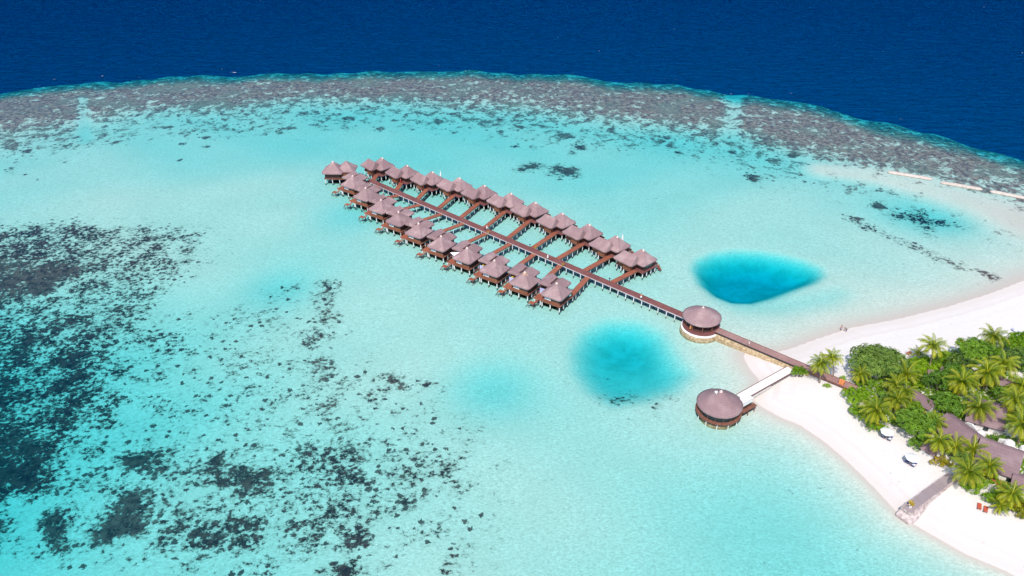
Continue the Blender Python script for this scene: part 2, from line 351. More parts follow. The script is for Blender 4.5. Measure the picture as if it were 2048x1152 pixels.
def cover(X, Y):
    """density of coral and sea grass, and its tint (1 = brown reef, 0 = dark sea grass)"""
    C = np.full(X.shape, -0.62); T = np.zeros(X.shape)
    do, so_ = seg_dist(X, Y, REEF_OUT); s = do * so_
    di, si = seg_dist(X, Y, REEF_IN); q = -di * si
    r = np.interp(q, [-45, -16, -6, 2, 10, 22, 36, 55], [.95, .92, .74, .50, .28, .08, -.16, -.7])
    r = r + .16 * np.sin(X * .045 + 2.1 * np.sin(Y * .03)) * np.sin(Y * .11 + X * .02) - .10 * sm(X, 60, 240)
    r = np.where(s > -26, np.minimum(r, .95 - .50 * sm(s, -22, 2)), r)
    r = np.where(s > 7, -.7, r)
    # the reef gets patchier again towards the right
    C = np.maximum(C, r); T = np.where(q < 55, 1 - sm(q, 20, 55) * .5, T)
    for a, b, wd in (((164, 196), (170, 280), 2.3), ((1470, 180), (1460, 272), 4.6)):   # boat channels
        P = W2([a, b]); dd, _ = seg_dist(X, Y, P)
        dd = dd + 1.1 * np.sin(Y * .55 + X * .2) + .8 * np.sin(Y * 1.3); C = C - .85 * (1 - sm(dd, wd * .2, wd * 1.5))
    polys = [  # outline in the photograph, cover, soft edge in metres, tint
        ([(-60, 455), (150, 436), (250, 452), (200, 500), (230, 560), (-60, 640)], .54, 9, .1),
        ([(230, 470), (290, 440), (380, 445), (425, 480), (380, 510), (270, 520)], .27, 7, .1),
        ([(150, 500), (330, 520), (330, 600), (220, 640), (100, 640)], .32, 9, .1),
        ([(-90, 512), (20, 506), (130, 514), (225, 516), (180, 540), (110, 590), (40, 598), (-90, 612)], .88, 7, .3),
        ([(-90, 600), (200, 610), (260, 700), (240, 800), (170, 880), (-90, 900)], .58, 10, .1),
        ([(250, 640), (400, 640), (400, 710), (300, 760), (230, 730)], .17, 7, 0),
        ([(-90, 690), (60, 690), (110, 760), (100, 880), (-90, 900)], .66, 9, .1),
        ([(-90, 840), (90, 820), (130, 880), (120, 960), (60, 990), (-90, 1020)], .84, 9, .12),
        ([(-90, 1020), (30, 1010), (50, 1060), (30, 1090), (-90, 1070)], .70, 6, .2),
        ([(60, 1050), (75, 1010), (110, 995), (140, 1040), (130, 1085), (80, 1100)], .90, 5, .25),
        ([(150, 1060), (200, 1010), (250, 965), (300, 960), (330, 985), (390, 990), (390, 1020), (300, 1040), (270, 1075), (200, 1085)], .92, 6, .3),
        ([(190, 900), (260, 880), (350, 880), (380, 940), (290, 965), (230, 930)], .74, 6, .22),
        ([(120, 960), (200, 920), (270, 940), (200, 1000)], .42, 5, .15),
        ([(370, 920), (430, 890), (500, 905), (560, 930), (560, 1000), (440, 990)], .68, 6, .22),
        ([(560, 870), (700, 850), (760, 900), (790, 980), (690, 1010), (570, 960)], .36, 7, .1),
        ([(280, 1060), (330, 1030), (430, 1020), (560, 1010), (560, 1090), (420, 1110), (300, 1100)], .52, 5, .15),
        ([(640, 1040), (700, 1030), (780, 1050), (770, 1100), (690, 1100)], .70, 4, .1),
        ([(640, 1110), (720, 1105), (750, 1180), (640, 1180)], .80, 5, .08),
        ([(300, 1110), (560, 1100), (620, 1180), (400, 1180)], .20, 5, .05),
        ([(760, 880), (880, 870), (930, 930), (880, 1010), (800, 980)], .12, 8, .1),
        ([(850, 1060), (960, 1075), (980, 1160), (860, 1160)], .20, 5, .1),
        ([(100, 840), (400, 860), (930, 870), (960, 960), (860, 1040), (700, 1120), (60, 1100)], .21, 9, .1),
        ([(-90, 445), (200, 440), (420, 455), (415, 515), (330, 600), (310, 760), (200, 900), (130, 1000), (-90, 1030)], .33, 12, .1),
        ([(300, 600), (600, 600), (760, 720), (980, 840), (1010, 1060), (700, 1180), (60, 1150), (200, 760)], -.02, 9, .12),
        ([(740, 735), (830, 745), (890, 765), (800, 782), (730, 765)], .22, 4, .05),
        ([(400, 750), (620, 720), (640, 860), (430, 860)], .06, 10, .1),
        ([(1180, 740), (1340, 780), (1330, 830), (1200, 830)], .06, 8, 0),
        ([(1760, 422), (1800, 408), (1850, 412), (1880, 428), (1935, 440), (1925, 455), (1850, 448), (1775, 432)], .46, 5, .0),
        ([(1835, 440), (1880, 445), (1875, 475), (1840, 470)], .20, 4, .05),
        ([(520, 585), (560, 560), (600, 560), (590, 590), (540, 600)], .34, 8, .0),
    ]
    for poly, val, soft, ti in polys:
        e = sdf(X, Y, W2(poly)); f = sm(e, -soft, soft)
        c = -.62 + f * (val + .62)
        T = np.where(c > C, ti, T); C = np.maximum(C, c)
    lines = [([(655, 565), (645, 600), (655, 640), (618, 675), (640, 720), (655, 760), (668, 810), (690, 850), (705, 900), (740, 950)], 4.0, .27, .3),
             ([(1700, 432), (1745, 455), (1800, 478), (1850, 500), (1880, 515)], 3.0, .16, .05),
             ([(1850, 497), (1890, 515), (1930, 535), (1985, 552), (2015, 572)], 2.6, .30, .4),
             ([(800, 190), (1000, 225), (1200, 252), (1330, 275), (1420, 285)], 6.0, .15, .8)]
    for pl, wd, val, ti in lines:
        dd, _ = seg_dist(X, Y, W2(pl)); f = 1 - sm(dd, wd * .3, wd * 1.8); c = -.62 + f * (val + .62)
        T = np.where(c > C, ti, T); C = np.maximum(C, c)
    heads = [(1129, 269, 16), (1158, 291, 11), (1063, 330, 16), (1043, 336, 9), (1130, 337, 22), (1119, 355, 6), (1505, 350, 14), (1358, 300, 7), (1465, 300, 8), (1586, 308, 12), (1618, 326, 6), (1610, 360, 5), (1536, 280, 11), (1030, 288, 6), (1143, 303, 6), (1319, 277, 10), (1430, 284, 8), (1758, 408, 11), (1762, 377, 9), (1716, 434, 9), (408, 272, 6), (455, 272, 4), (412, 290, 5), (365, 284, 6), (580, 252, 9), (560, 262, 4), (530, 264, 5), (370, 268, 5), (340, 250, 6), (233, 280, 6), (358, 316, 3.5), (300, 275, 4), (20, 335, 7), (48, 346, 3.5), (75, 356, 3.5), (126, 322, 3), (137, 287, 8), (50, 300, 9), (785, 757, 10), (800, 768, 8), (745, 755, 7), (775, 775, 4), (853, 765, 5), (885, 775, 5), (742, 783, 5), (660, 650, 6), (665, 662, 5), (628, 678, 8), (640, 686, 6), (560, 232, 7), (630, 245, 8), (700, 232, 9), (760, 255, 8), (840, 240, 8), (875, 238, 9), (905, 260, 7), (1000, 258, 6), (950, 234, 6), (830, 255, 5), (1040, 250, 7), (1690, 318, 12), (1725, 316, 10), (1660, 298, 8), (905, 855, 3), (1800, 425, 4), (1910, 870, 0.1)]
    for px, py, rp in heads:
        c0 = at(px, py); rm = rp / FPX * math.hypot(c0.y, CAMH) * 1.0
        e = np.sqrt((X - c0.x) ** 2 + (Y - c0.y) ** 2) / rm
        c = np.where(e < 2.2, 1.05 - e * .62, -2)
        T = np.where(c > C, .35 if py > 280 else .75, T); C = np.maximum(C, c)
    db, _ = seg_dist(X, Y, SANDBANK); C = C - .55 * (1 - sm(db, 4, 15))
    d = island_d(X, Y)
    C = np.where(d > -4, np.minimum(C, -.62 + .5 * sm(-d, 0, 4)), C)
    return C, T

def axis(lo, hi, step, ext):
    a = np.arange(lo, hi + step * .5, step)
    return np.concatenate([[-x for x in reversed(ext)] + a[0] if False else np.array([lo - e for e in reversed(ext)]), a, np.array([hi + e for e in ext])])
def grid_mesh(name, xs, ys, zf):
    X, Y = np.meshgrid(xs, ys); Z = zf(X, Y)
    nx, ny = len(xs), len(ys)
    me = bpy.data.meshes.new(name)
    V = np.stack([X, Y, Z], -1).reshape(-1, 3).astype(np.float32)
    me.vertices.add(len(V)); me.vertices.foreach_set('co', V.ravel())
    i = np.arange(nx * ny).reshape(ny, nx)
    q = np.stack([i[:-1, :-1], i[:-1, 1:], i[1:, 1:], i[1:, :-1]], -1).reshape(-1)
    nf = len(q) // 4
    me.loops.add(len(q)); me.loops.foreach_set('vertex_index', q.astype(np.int32))
    me.polygons.add(nf); me.polygons.foreach_set('loop_start', np.arange(0, len(q), 4, dtype=np.int32))
    me.polygons.foreach_set('loop_total', np.full(nf, 4, np.int32)); me.update(calc_edges=True)
    me.polygons.foreach_set('use_smooth', np.ones(nf, bool))
    return me, X, Y
STEP = 1.3
xs = axis(-400, 470, STEP, [8, 30, 90, 300, 1200, 5000, 20000])
ys = axis(60, 600, STEP, [8, 30, 90, 300, 1200, 5000, 20000])
me, GX, GY = grid_mesh('seabed', xs, ys, height)
C, T = cover(GX, GY)
for nm, arr in (('cover', C), ('tint', T)):
    a = me.attributes.new(nm, 'FLOAT', 'POINT'); a.data.foreach_set('value', arr.ravel().astype(np.float32))
k = NT('sand_and_reef'); p = k.pos(); cov = k.attr('cover').outputs['Fac']; tint = k.attr('tint').outputs['Fac']
xyz = k.n('ShaderNodeSeparateXYZ'); k.put(xyz.inputs[0], p); zz = xyz.outputs[2]
pr = k.vmul(p, (1.0, 1.15, 0.6), R(-25))
n1 = k.noise(pr, 0.85, 6, 0.66, 0.2); n2 = k.noise(pr, 0.16, 4, 0.55); nP = k.noise(k.vmul(p, (1.05, .85, 1), R(-10)), 0.27, 6, 0.58, 0.5)
n3 = k.noise(p, 1.3, 4, 0.7)
fineA = k.math('MULTIPLY', k.math('SUBTRACT', n1, .5), k.math('MULTIPLY_ADD', tint, -1.7, 3.5))
patA = k.math('MULTIPLY', k.math('SUBTRACT', nP, .5), k.math('MULTIPLY_ADD', tint, 3.6, 0.5))
mk = k.math('ADD', k.math('ADD', cov, k.math('MULTIPLY', k.math('SUBTRACT', n2, .5), 1.9)), k.math('ADD', fineA, patA))
vc = k.n('ShaderNodeMix', data_type='VECTOR'); vc.inputs[0].default_value = .10
vn_ = k.n('ShaderNodeTexNoise'); k.put(vn_.inputs['Vector'], p); vn_.inputs['Scale'].default_value = 1.6; vn_.inputs['Detail'].default_value = 3
va = k.n('ShaderNodeVectorMath', operation='SCALE'); k.put(va.inputs[0], vn_.outputs['Color']); va.inputs['Scale'].default_value = 1.5
vb = k.n('ShaderNodeVectorMath', operation='ADD'); k.put(vb.inputs[0], p); k.put(vb.inputs[1], va.outputs[0])
vo = k.n('ShaderNodeTexVoronoi', voronoi_dimensions='2D'); k.put(vo.inputs['Vector'], vb.outputs[0]); vo.inputs['Scale'].default_value = .60
vs_ = k.n('ShaderNodeSeparateColor'); k.put(vs_.inputs[0], vo.outputs['Color'])
rad_ = k.math('MULTIPLY_ADD', vs_.outputs[0], .34, .10)
head = k.math('MULTIPLY', k.step(k.math('SUBTRACT', rad_, vo.outputs['Distance']), -.06, .08), k.step(k.math('SUBTRACT', k.math('MULTIPLY_ADD', cov, .62, .16), vs_.outputs[1]), 0, .03))
mask = k.math('MAXIMUM', k.step(mk, .28, .66), k.math('MULTIPLY', head, .92))
halo = k.step(mk, -.10, .40, 0, .30)
nb = k.noise(p, 0.55, 5, 0.65); nc = k.noise(p, 2.2, 4, 0.7); nd_ = k.noise(p, 0.05, 3, 0.5)
reefc = k.mix(k.step(nb, .36, .64), (.15, .095, .10), (.46, .30, .255))
reefc = k.mix(k.step(nc, .50, .72, 0, .75), reefc, (.44, .39, .30))
reefc = k.mix(k.step(nd_, .45, .65, 0, .45), reefc, (.25, .29, .23))
grassc = k.mix(k.step(nb, .35, .65), (.014, .024, .036), (.105, .046, .056))
grassc = k.mix(k.step(nc, .5, .75, 0, .4), grassc, (.12, .085, .06))
grassc = k.mix(k.step(mk, .9, .35, 0, .55), grassc, (.060, .062, .060))
coral = k.mix(tint, grassc, reefc)
sandn = k.noise(pr, 0.9, 5, 0.75); sandb = k.noise(p, 0.07, 4, 0.55)
caustic_mottle = k.noise(k.vmul(p, (1.2, 2.2, 1), R(-20)), 1.1, 4, 0.8, 0.8)  # fine mottling: caustic light on the lagoon floor put into the sand colour
under = k.step(zz, -0.25, 0.0, 1.0, 0.0)
dry = k.mix(k.step(n3, .3, .7), (.690, .640, .603), (.735, .690, .655))
wetn = k.math('ADD', zz, k.math('MULTIPLY', k.math('SUBTRACT', sandb, .5), 0.5))
wet = k.step(wetn, 0.05, 0.55)
band = k.n('ShaderNodeTexWave', wave_type='BANDS', bands_direction='Z'); k.put(band.inputs['Vector'], p)
band.inputs['Scale'].default_value = 1.15; band.inputs['Distortion'].default_value = 1.2; band.inputs['Detail'].default_value = 3; band.inputs['Detail Scale'].default_value = .35
tide = k.math('MULTIPLY', k.step(band.outputs[1], .55, .95), k.step(zz, .9, .35, 0.0, .30))
foot = k.step(k.noise(p, 2.6, 3, .75), .56, .66, 0, .16)
dry = k.mix(k.math('ADD', tide, foot), dry, (.60, .50, .44))
litter = k.math('MULTIPLY', k.step(k.noise(p, 3.2, 2, .6), .66, .70), k.step(k.noise(p, .22, 3, .6), .48, .62, 0, .5))
dry = k.mix(litter, dry, (.36, .26, .18))
dry = k.mix(wet, (.665, .595, .545), dry)
wsand = k.mix(k.step(caustic_mottle, .34, .66), (.64, .61, .53), (.92, .885, .805))
wsand = k.mix(k.step(sandb, .35, .7, 0, .35), wsand, (.70, .68, .60))
speck = k.math('MULTIPLY', k.step(k.noise(pr, 1.5, 3, .8), .60, .72), k.step(k.noise(p, .035, 3, .6), .44, .60, 0.0, .55))
wsand = k.mix(speck, wsand, (.20, .26, .22))
wsand = k.mix(k.step(zz, -1.6, -4.0), wsand, k.mix(k.step(k.noise(p, .25, 4, .6), .35, .65), (.55, .62, .52), (.74, .78, .68)))
sand = k.mix(under, dry, wsand)
colr = k.mix(mask, k.mix(halo, sand, (.22, .22, .18)), coral)
hgt = k.math('ADD', k.math('MULTIPLY', mask, k.math('ADD', nb, nc)), k.math('MULTIPLY', n3, .25))
b_ = k.bsdf(colr, .95, .05, k.bump(hgt, .45, .35))
me.materials.append(k.done(b_))
o = bpy.data.objects.new('seabed', me); COL.objects.link(o)
tag(o, 'white sand beach running down into pale lagoon floor with dark coral reef', 'beach', kind='structure')

# ------------------------------------------------------------------ sea: clear water that takes up the red of the light with depth
k = NT('water'); p = k.pos(); opn = k.attr('open').outputs['Fac']
wv1 = k.noise(k.vmul(p, (.50, 1.5, 1), R(8)), 0.20, 5, 0.60, 0.5)
wv2 = k.noise(k.vmul(p, (.8, 1.5, 1), R(-14)), 0.9, 4, 0.65, 0.4)
hh = k.math('ADD', k.math('MULTIPLY', wv1, k.math('MULTIPLY_ADD', opn, 9.0, 0.10)), k.math('MULTIPLY', wv2, k.math('MULTIPLY_ADD', opn, 0.14, 0.13)))
nrm = k.bump(hh, 0.5, 0.8)
fr = k.n('ShaderNodeFresnel'); fr.inputs['IOR'].default_value = 1.33; k.t.links.new(nrm, fr.inputs['Normal'])
gl = k.n('ShaderNodeBsdfGlossy'); gl.inputs['Roughness'].default_value = 0.15; gl.inputs['Color'].default_value = (.0, .16, .50, 1)
k.t.links.new(nrm, gl.inputs['Normal'])
tr = k.n('ShaderNodeBsdfTransparent')
mx = k.n('ShaderNodeMixShader'); k.t.links.new(fr.outputs[0], mx.inputs[0]); k.t.links.new(tr.outputs[0], mx.inputs[1]); k.t.links.new(gl.outputs[0], mx.inputs[2])
# sparse white caps on the open sea
fm = k.noise(k.vmul(p, (.45, 1.0, 1)), 0.55, 2, 0.5); fm2 = k.noise(p, 0.06, 2, 0.5)
foam = k.math('MULTIPLY', k.math('MULTIPLY', k.step(fm, .775, .80), k.step(fm2, .50, .55)), opn)
surf = k.math('MULTIPLY', k.math('MULTIPLY', k.step(opn, .25, .5), k.step(opn, .95, .7)), k.math('MULTIPLY', k.step(k.noise(k.vmul(p, (.5, 1, 1)), .5, 4, .6), .66, .72), k.step(fm2, .54, .60)))
foam = k.math('MAXIMUM', foam, surf)
fd = k.n('ShaderNodeBsdfDiffuse'); k.put(fd.inputs[0], (.8, .82, .84))
mf = k.n('ShaderNodeMixShader'); k.put(mf.inputs[0], foam); k.t.links.new(mx.outputs[0], mf.inputs[1]); k.t.links.new(fd.outputs[0], mf.inputs[2])
k.t.links.new(mf.outputs[0], k.out.inputs['Surface'])
ab = k.n('ShaderNodeVolumeAbsorption'); ab.inputs['Color'].default_value = (.595, .956, .981, 1); ab.inputs['Density'].default_value = 1.0
k.t.links.new(ab.outputs[0], k.out.inputs['Volume'])
ys2 = axis(60, 600, 6.0, [8, 30, 90, 300, 1200, 5000, 19000]); xs2 = axis(-400, 470, 6.0, [8, 30, 90, 300, 1200, 5000, 19000])
me, WX, WY = grid_mesh('water', xs2, ys2, lambda X, Y: X * 0)
do_, sd_ = seg_dist(WX, WY, REEF_OUT)
a = me.attributes.new('open', 'FLOAT', 'POINT'); a.data.foreach_set('value', sm(do_ * sd_, -25, 12).ravel().astype(np.float32))
me.materials.append(k.m); o = bpy.data.objects.new('water', me); COL.objects.link(o)
tag(o, 'clear turquoise lagoon water turning deep blue beyond the reef', 'sea', kind='structure')
#PART2
# ------------------------------------------------------------------ roofs
def loft_roof(mb, cx, cy, a, b, z0, H, rx=0.0, ry=0.0, rx1=None, cr=0.7, curve=1.18, n=7, jit=0.05, skirt=0.38):
    """thatched hip roof: rounded rectangle of eaves drawn up to a ridge (half lengths rx, ry) with a slightly hollow slope"""
    loop = []
    for sx, sy, a0 in ((1, 1, 0), (-1, 1, 90), (-1, -1, 180), (1, -1, 270)):
        ox, oy = sx * (a - cr), sy * (b - cr)
        for q in range(4):
            t = R(a0 + 90 * q / 3); loop.append((ox + cr * math.cos(t), oy + cr * math.sin(t)))
        nx_, ny_ = {(1, 1): (-a + cr, b), (-1, 1): (-a, -b + cr), (-1, -1): (a - cr, -b), (1, -1): (a, b - cr)}[(sx, sy)]
        lx, ly = loop[-1]
        for q in range(1, 5):
            loop.append((lx + (nx_ - lx) * q / 5, ly + (ny_ - ly) * q / 5))
    jz = [rng.uniform(-jit, jit) for _ in loop]
    rs = []
    inner = [(x * .80, y * .80) for x, y in loop]
    rs.append([(cx + x, cy + y, z0 + .10) for x, y in inner])
    rs.append([(cx + x * .985, cy + y * .985, z0 - skirt + j) for (x, y), j in zip(loop, jz)])
    for k_ in range(n + 1):
        t = k_ / n
        ring = []
        for (x, y), j in zip(loop, jz):
            tx = max(-rx, min(rx if rx1 is None else rx1, x)) ; ty = max(-ry, min(ry, y))
            s_ = t * 0.985
            ring.append((cx + x + (tx - x) * s_, cy + y + (ty - y) * s_, z0 + H * t ** curve + j * (1 - t) + rng.uniform(-.035, .035) * (1 - t * t)))
        rs.append(ring)
    return mb.rings(rs)
def cap_mb(x, y, z, r=0.38, h=0.32):
    return MB().lathe([(r, z - .22), (r * .95, z - .08), (r * .55, z + h * .5), (r * .12, z + h)], x, y, 8)
def posts(root, pts, z0, z1, r=0.15, mat='post'):
    for x, y in pts: MB().cyl(x, y, z0, z1, r, 8).build('post', M[mat], root, smooth=False)

FZ = 1.9
def make_far_villa():
    t = thing('water_villa', 'tmp', 'villa')
    m = MB(); loft_roof(m, -.45, .05, 3.65, 3.35, 4.1, 2.9, rx=.45, cr=1.0); loft_roof(m, -2.95, -3.2, 3.6, 2.65, 4.1, 2.3, rx=1.5, rx1=3.2, cr=.9)
    r = m.build('roof', M['thatch'], t); cap_mb(0, 0, 6.96).build('ridge_cap', M['cap'], r)
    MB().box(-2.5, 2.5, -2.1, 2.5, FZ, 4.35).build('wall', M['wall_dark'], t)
    MB().box(-5.75, -2.95, -4.35, -1.3, FZ + .003, 4.40).build('wall', M['wall'], t)
    wp = MB().box(-2.95, -.35, -5.1, -1.5, FZ + .006, 4.4).build('wall', M['wall'], t)
    d = MB(); d.box(-.35, -.29, -3.9, -2.9, FZ + .01, 3.9); d.build('door', M['dark'], wp)
    for x0 in (-5.4, -4.2): MB().box(x0, x0 + .8, -4.40, -4.352, 2.9, 3.7).build('window', M['glass'], t)
    MB().box(2.5, 2.56, -1.4, 1.5, 2.5, 3.8).build('window', M['glass'], t)
    MB().box(-2.8, 3.1, -3.35, 2.9, 1.62, 1.88).build('floor_deck', M['deck'], t)
    MB().box(-6.0, -2.95, -4.5, -1.1, 1.60, 1.86).build('floor_deck', M['beam'], t)
    MB().box(-2.945, -.28, -5.2, -3.36, 1.61, 1.87).build('floor_deck', M['beam'], t)
    MB().box(-2.2, 2.0, 2.9, 5.0, 1.45, 1.68).build('sun_deck', M['walk'], t)
    st = MB()
    for k_ in range(4): st.box(2.0, 2.9, 4.0 - .0, 4.8, 1.30 - .33 * k_ - .05, 1.30 - .33 * k_) if k_ == 0 else st.box(2.0 + .28 * k_, 2.9 + .28 * k_, 4.0, 4.8, 1.30 - .33 * k_ - .05, 1.30 - .33 * k_)
    st.build('steps', M['walk'], t)
    posts(t, [(-2.5, 2.6), (2.8, 2.6), (2.8, .8), (2.8, -1.1), (2.8, -3.0), (-1.9, 4.7), (1.7, 4.7)], -1.7, 1.62)
    posts(t, [(-5.8, -4.3), (-4.2, -4.3), (-2.6, -5.0), (-.5, -5.0), (-5.8, -1.4)], -1.7, 1.60)
    return t
def make_near_villa():
    t = thing('water_villa', 'tmp', 'villa')
    m = MB(); loft_roof(m, 0, 0, 3.35, 3.35, 4.1, 2.9, cr=.9)
    r = m.build('roof', M['thatch'], t); cap_mb(0, 0, 6.96).build('ridge_cap', M['cap'], r)
    m = MB(); loft_roof(m, -1.3, 3.9, 2.25, 2.8, 4.15, 1.35, ry=1.6, cr=.4); m.build('roof', M['thatch'], t)
    m = MB(); loft_roof(m, -4.9, 3.75, 1.75, 2.75, 4.35, .95, ry=2.5, cr=.3); m.build('roof', M['thatch'], t)
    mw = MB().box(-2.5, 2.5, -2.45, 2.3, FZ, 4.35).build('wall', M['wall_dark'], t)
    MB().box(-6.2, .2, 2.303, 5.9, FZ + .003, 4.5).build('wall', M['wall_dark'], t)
    MB().box(-2.6, 2.6, -2.62, -2.452, FZ - .1, 2.55).build('wall', M['wall'], t)
    fr = MB(); fr.box(-2.1, -.2, -2.60, -2.5, 2.56, 2.66); fr.box(-2.1, -.2, -2.60, -2.5, 3.75, 3.87)
    for x in (-2.1, -1.2, -.3): fr.box(x, x + .1, -2.60, -2.5, 2.66, 3.75)
    f_ = fr.build('window', M['white'], t); MB().box(-2.05, -.25, -2.52, -2.456, 2.6, 3.85).build('curtain', M['greyblue'], f_)
    fr = MB()
    for x in (0, .72, 1.44, 2.16): fr.box(x, x + .08, -2.58, -2.5, 2.66, 3.75)
    fr.box(0, 2.24, -2.58, -2.5, 2.56, 2.66); fr.box(0, 2.24, -2.58, -2.5, 3.75, 3.83)
    f_ = fr.build('window', M['beam'], t); MB().box(.04, 2.2, -2.51, -2.456, 2.6, 3.8).build('pane', M['glass'], f_)
    MB().box(-3.0, 3.0, -3.0, 2.6, 1.62, 1.88).build('floor_deck', M['beam'], t)
    MB().box(-6.4, .6, 2.6, 6.2, 1.60, 1.86).build('floor_deck', M['beam'], t)
    MB().box(2.5, 3.1, 2.6, 4.6, 1.61, 1.87).build('floor_deck', M['walk'], t)
    MB().box(-5.6, -3.0, -2.7, 2.6, 1.50, 1.74).build('sun_deck', M['walk'], t)
    rl = MB()
    for y in (-2.6, -1.2, .2): rl.box(-5.6, -5.5, y, y + .1, 1.74, 2.6)
    rl.box(-5.62, -5.48, -2.6, .3, 2.6, 2.68); rl.build('railing', M['walk'], t)
    pf = MB().box(-6.0, -4.4, -4.75, -3.5, .95, 1.10).build('swim_platform', M['walk'], t)
    lg = MB()
    for x, y in ((-5.9, -4.6), (-4.5, -4.6), (-5.9, -3.6), (-4.5, -3.6)): MB().cyl(x, y, -1.5, .95, .06, 6).build('leg', M['beam'], pf)
    st = MB()
    for k_ in range(3): st.box(-4.9, -4.0, -2.7 - .30 * (k_ + 1), -2.7 - .30 * k_, 1.55 - .16 * (k_ + 1) - .05, 1.55 - .16 * (k_ + 1))
    st.build('steps', M['walk'], t)
    ld = MB(); ld.tube([(-6.0, -4.4, 1.0), (-6.9, -4.7, -.6)], .05, 5); ld.tube([(-6.0, -3.9, 1.0), (-6.9, -4.2, -.6)], .05, 5)
    for q in range(5): ld.tube([(-6.0 - .17 * q, -4.4 - .06 * q, 1.0 - .3 * q), (-6.0 - .17 * q, -3.9 - .06 * q, 1.0 - .3 * q)], .04, 4)
    ld.build('ladder', M['beam'], t)
    posts(t, [(-2.8, -2.75), (-.2, -2.75), (2.7, -2.75), (2.7, -.6), (2.7, 1.6), (-2.8, 2.2), (-.2, 2.2)], -1.7, 1.62)
    posts(t, [(-6.1, 5.9), (-4.2, 5.9), (-1.9, 5.9), (.3, 5.9), (2.8, 4.2), (-6.1, 2.9)], -1.7, 1.60)
    posts(t, [(-5.4, -2.5), (-3.5, -2.5), (-5.4, 1.0)], -1.7, 1.50)
    return t

ORD = ['', 'first', 'second', 'third', 'fourth', 'fifth', 'sixth', 'seventh', 'eighth', 'ninth', 'tenth', 'eleventh']
FAR = [(765, 316), (815, 331), (866, 344), (920, 356), (970, 371), (1023, 387), (1072, 405), (1126, 427), (1180, 449), (1235, 473), (1287, 500)]
NEAR = [(705, 351), (731, 375), (762, 399), (797, 423), (837, 446), (882, 471.5), (934, 495), (989, 520), (1050, 543.7), (1113.5, 565.7)]
FARJ = [(748, 359), (793.7, 379), (836.4, 396.8), (878, 415.4), (922.7, 434), (971.5, 453.5), (1017, 474.7), (1066, 495), (1115.8, 516.7), (1168.5, 541), (1225, 563.6)]
NEARJ = [(758, 373.5), (798.3, 390), (842, 408), (882.8, 427.4), (924.6, 447), (973, 466), (1020, 487.4), (1068, 508), (1120.7, 530.4), (1177, 553)]
AF, AN = JANG + R(-6), JANG + R(8)

def rot2(x, y, a): return Vector((x * math.cos(a) - y * math.sin(a), x * math.sin(a) + y * math.cos(a), 0))
JC = Vector((J0.x, J0.y, 0))
def s_of(p): return (Vector((p.x, p.y, 0)) - JC).dot(JD)
def jedge(px, side):
    """foot of a walkway: the point of the boardwalk's edge nearest to the pixel"""
    p = at(px[0], px[1], FZ); s_ = s_of(p)
    return JC + JD * s_ + WD * (1.12 * side)
BW = 1.1
def make_walkway(p0, p1, label, group, zt=FZ - .05, wd=.72, mat='walk'):
    d = (p1 - p0); L = d.length; a = math.atan2(d.y, d.x)
    t = thing('walkway', label, 'walkway', (p0.x, p0.y, 0), a, group)
    MB().box(0, L, -wd, wd, zt - .14, zt).build('deck', M[mat], t)
    e = MB(); e.box(0, L, -wd - .10, -wd - .003, zt - .24, zt + .03); e.box(0, L, wd + .003, wd + .10, zt - .24, zt + .03)
    e.build('edge_beam', M['beam'], t)
    n = max(2, int(round(L / 2.7)))
    for k_ in range(n):
        x = (k_ + .6) * L / n
        for s_ in (-1, 1): MB().cyl(x, s_ * (wd - .05), -1.7, zt - .14, .10, 6).build('post', M['post'], t)
    return t

vf = make_far_villa(); vn = make_near_villa()
far_rows, near_rows = [], []
for i, q in enumerate(FAR):
    c = at(q[0], q[1], 7.05); n = len(FAR) - i
    lab = f'thatched stilt villa, {ORD[n]} from the round pavilion, on the reef side of the boardwalk'
    if i == 0:
        vf.location = (c.x, c.y, 0); vf.rotation_euler = (0, 0, AF); vf['label'] = lab; v = vf
    else: v = dup(vf, (c.x, c.y, 0), AF, lab)
    v['group'] = 'stilt villas along the boardwalk'; far_rows.append(v)
for i, q in enumerate(NEAR):
    c = at(q[0], q[1], 7.05); n = len(NEAR) - i
    lab = f'thatched stilt villa, {ORD[n]} from the round pavilion, on the open lagoon side with swim platform'
    if i == 0:
        vn.location = (c.x, c.y, 0); vn.rotation_euler = (0, 0, AN); vn['label'] = lab; v = vn
    else: v = dup(vn, (c.x, c.y, 0), AN, lab)
    v['group'] = 'stilt villas along the boardwalk'; near_rows.append(v)
for i in range(len(FAR)):
    n = len(FAR) - i; v = far_rows[i]
    e = Vector(v.location) + rot2(.55, -3.4, AF); s0 = s_of(at(*FARJ[i], FZ))
    make_walkway(JC + JD * s0 + WD * (BW + .15), e, f'timber walkway to the reef side villa {ORD[n]} from the round pavilion', 'walkways to the stilt villas')
for i in range(len(NEAR)):
    n = len(NEAR) - i; v = near_rows[i]
    e = Vector(v.location) + rot2(2.35, 4.65, AN); s0 = s_of(at(*NEARJ[i], FZ))
    make_walkway(JC + JD * s0 - WD * (BW + .15), e, f'timber walkway to the lagoon side villa {ORD[n]} from the round pavilion', 'walkways to the stilt villas')
# open-air baths of the villas nearest the pavilion
for i in (6, 7, 8, 9):
    v = near_rows[i]
    MB().box(-5.4, -3.2, .2, .34, 1.75, 3.5).build('bath_screen', M['lav' if i > 6 else 'white'], v)
    b = MB(); b.box(-4.9, -3.4, .9, 2.2, 1.75, 2.25); b.build('bath', M['lav'], v)
    if i in (7, 8): MB().box(-5.45, -4.95, .8, 2.2, 1.75, 2.9).build('towel_rack', M['yellow'], v)
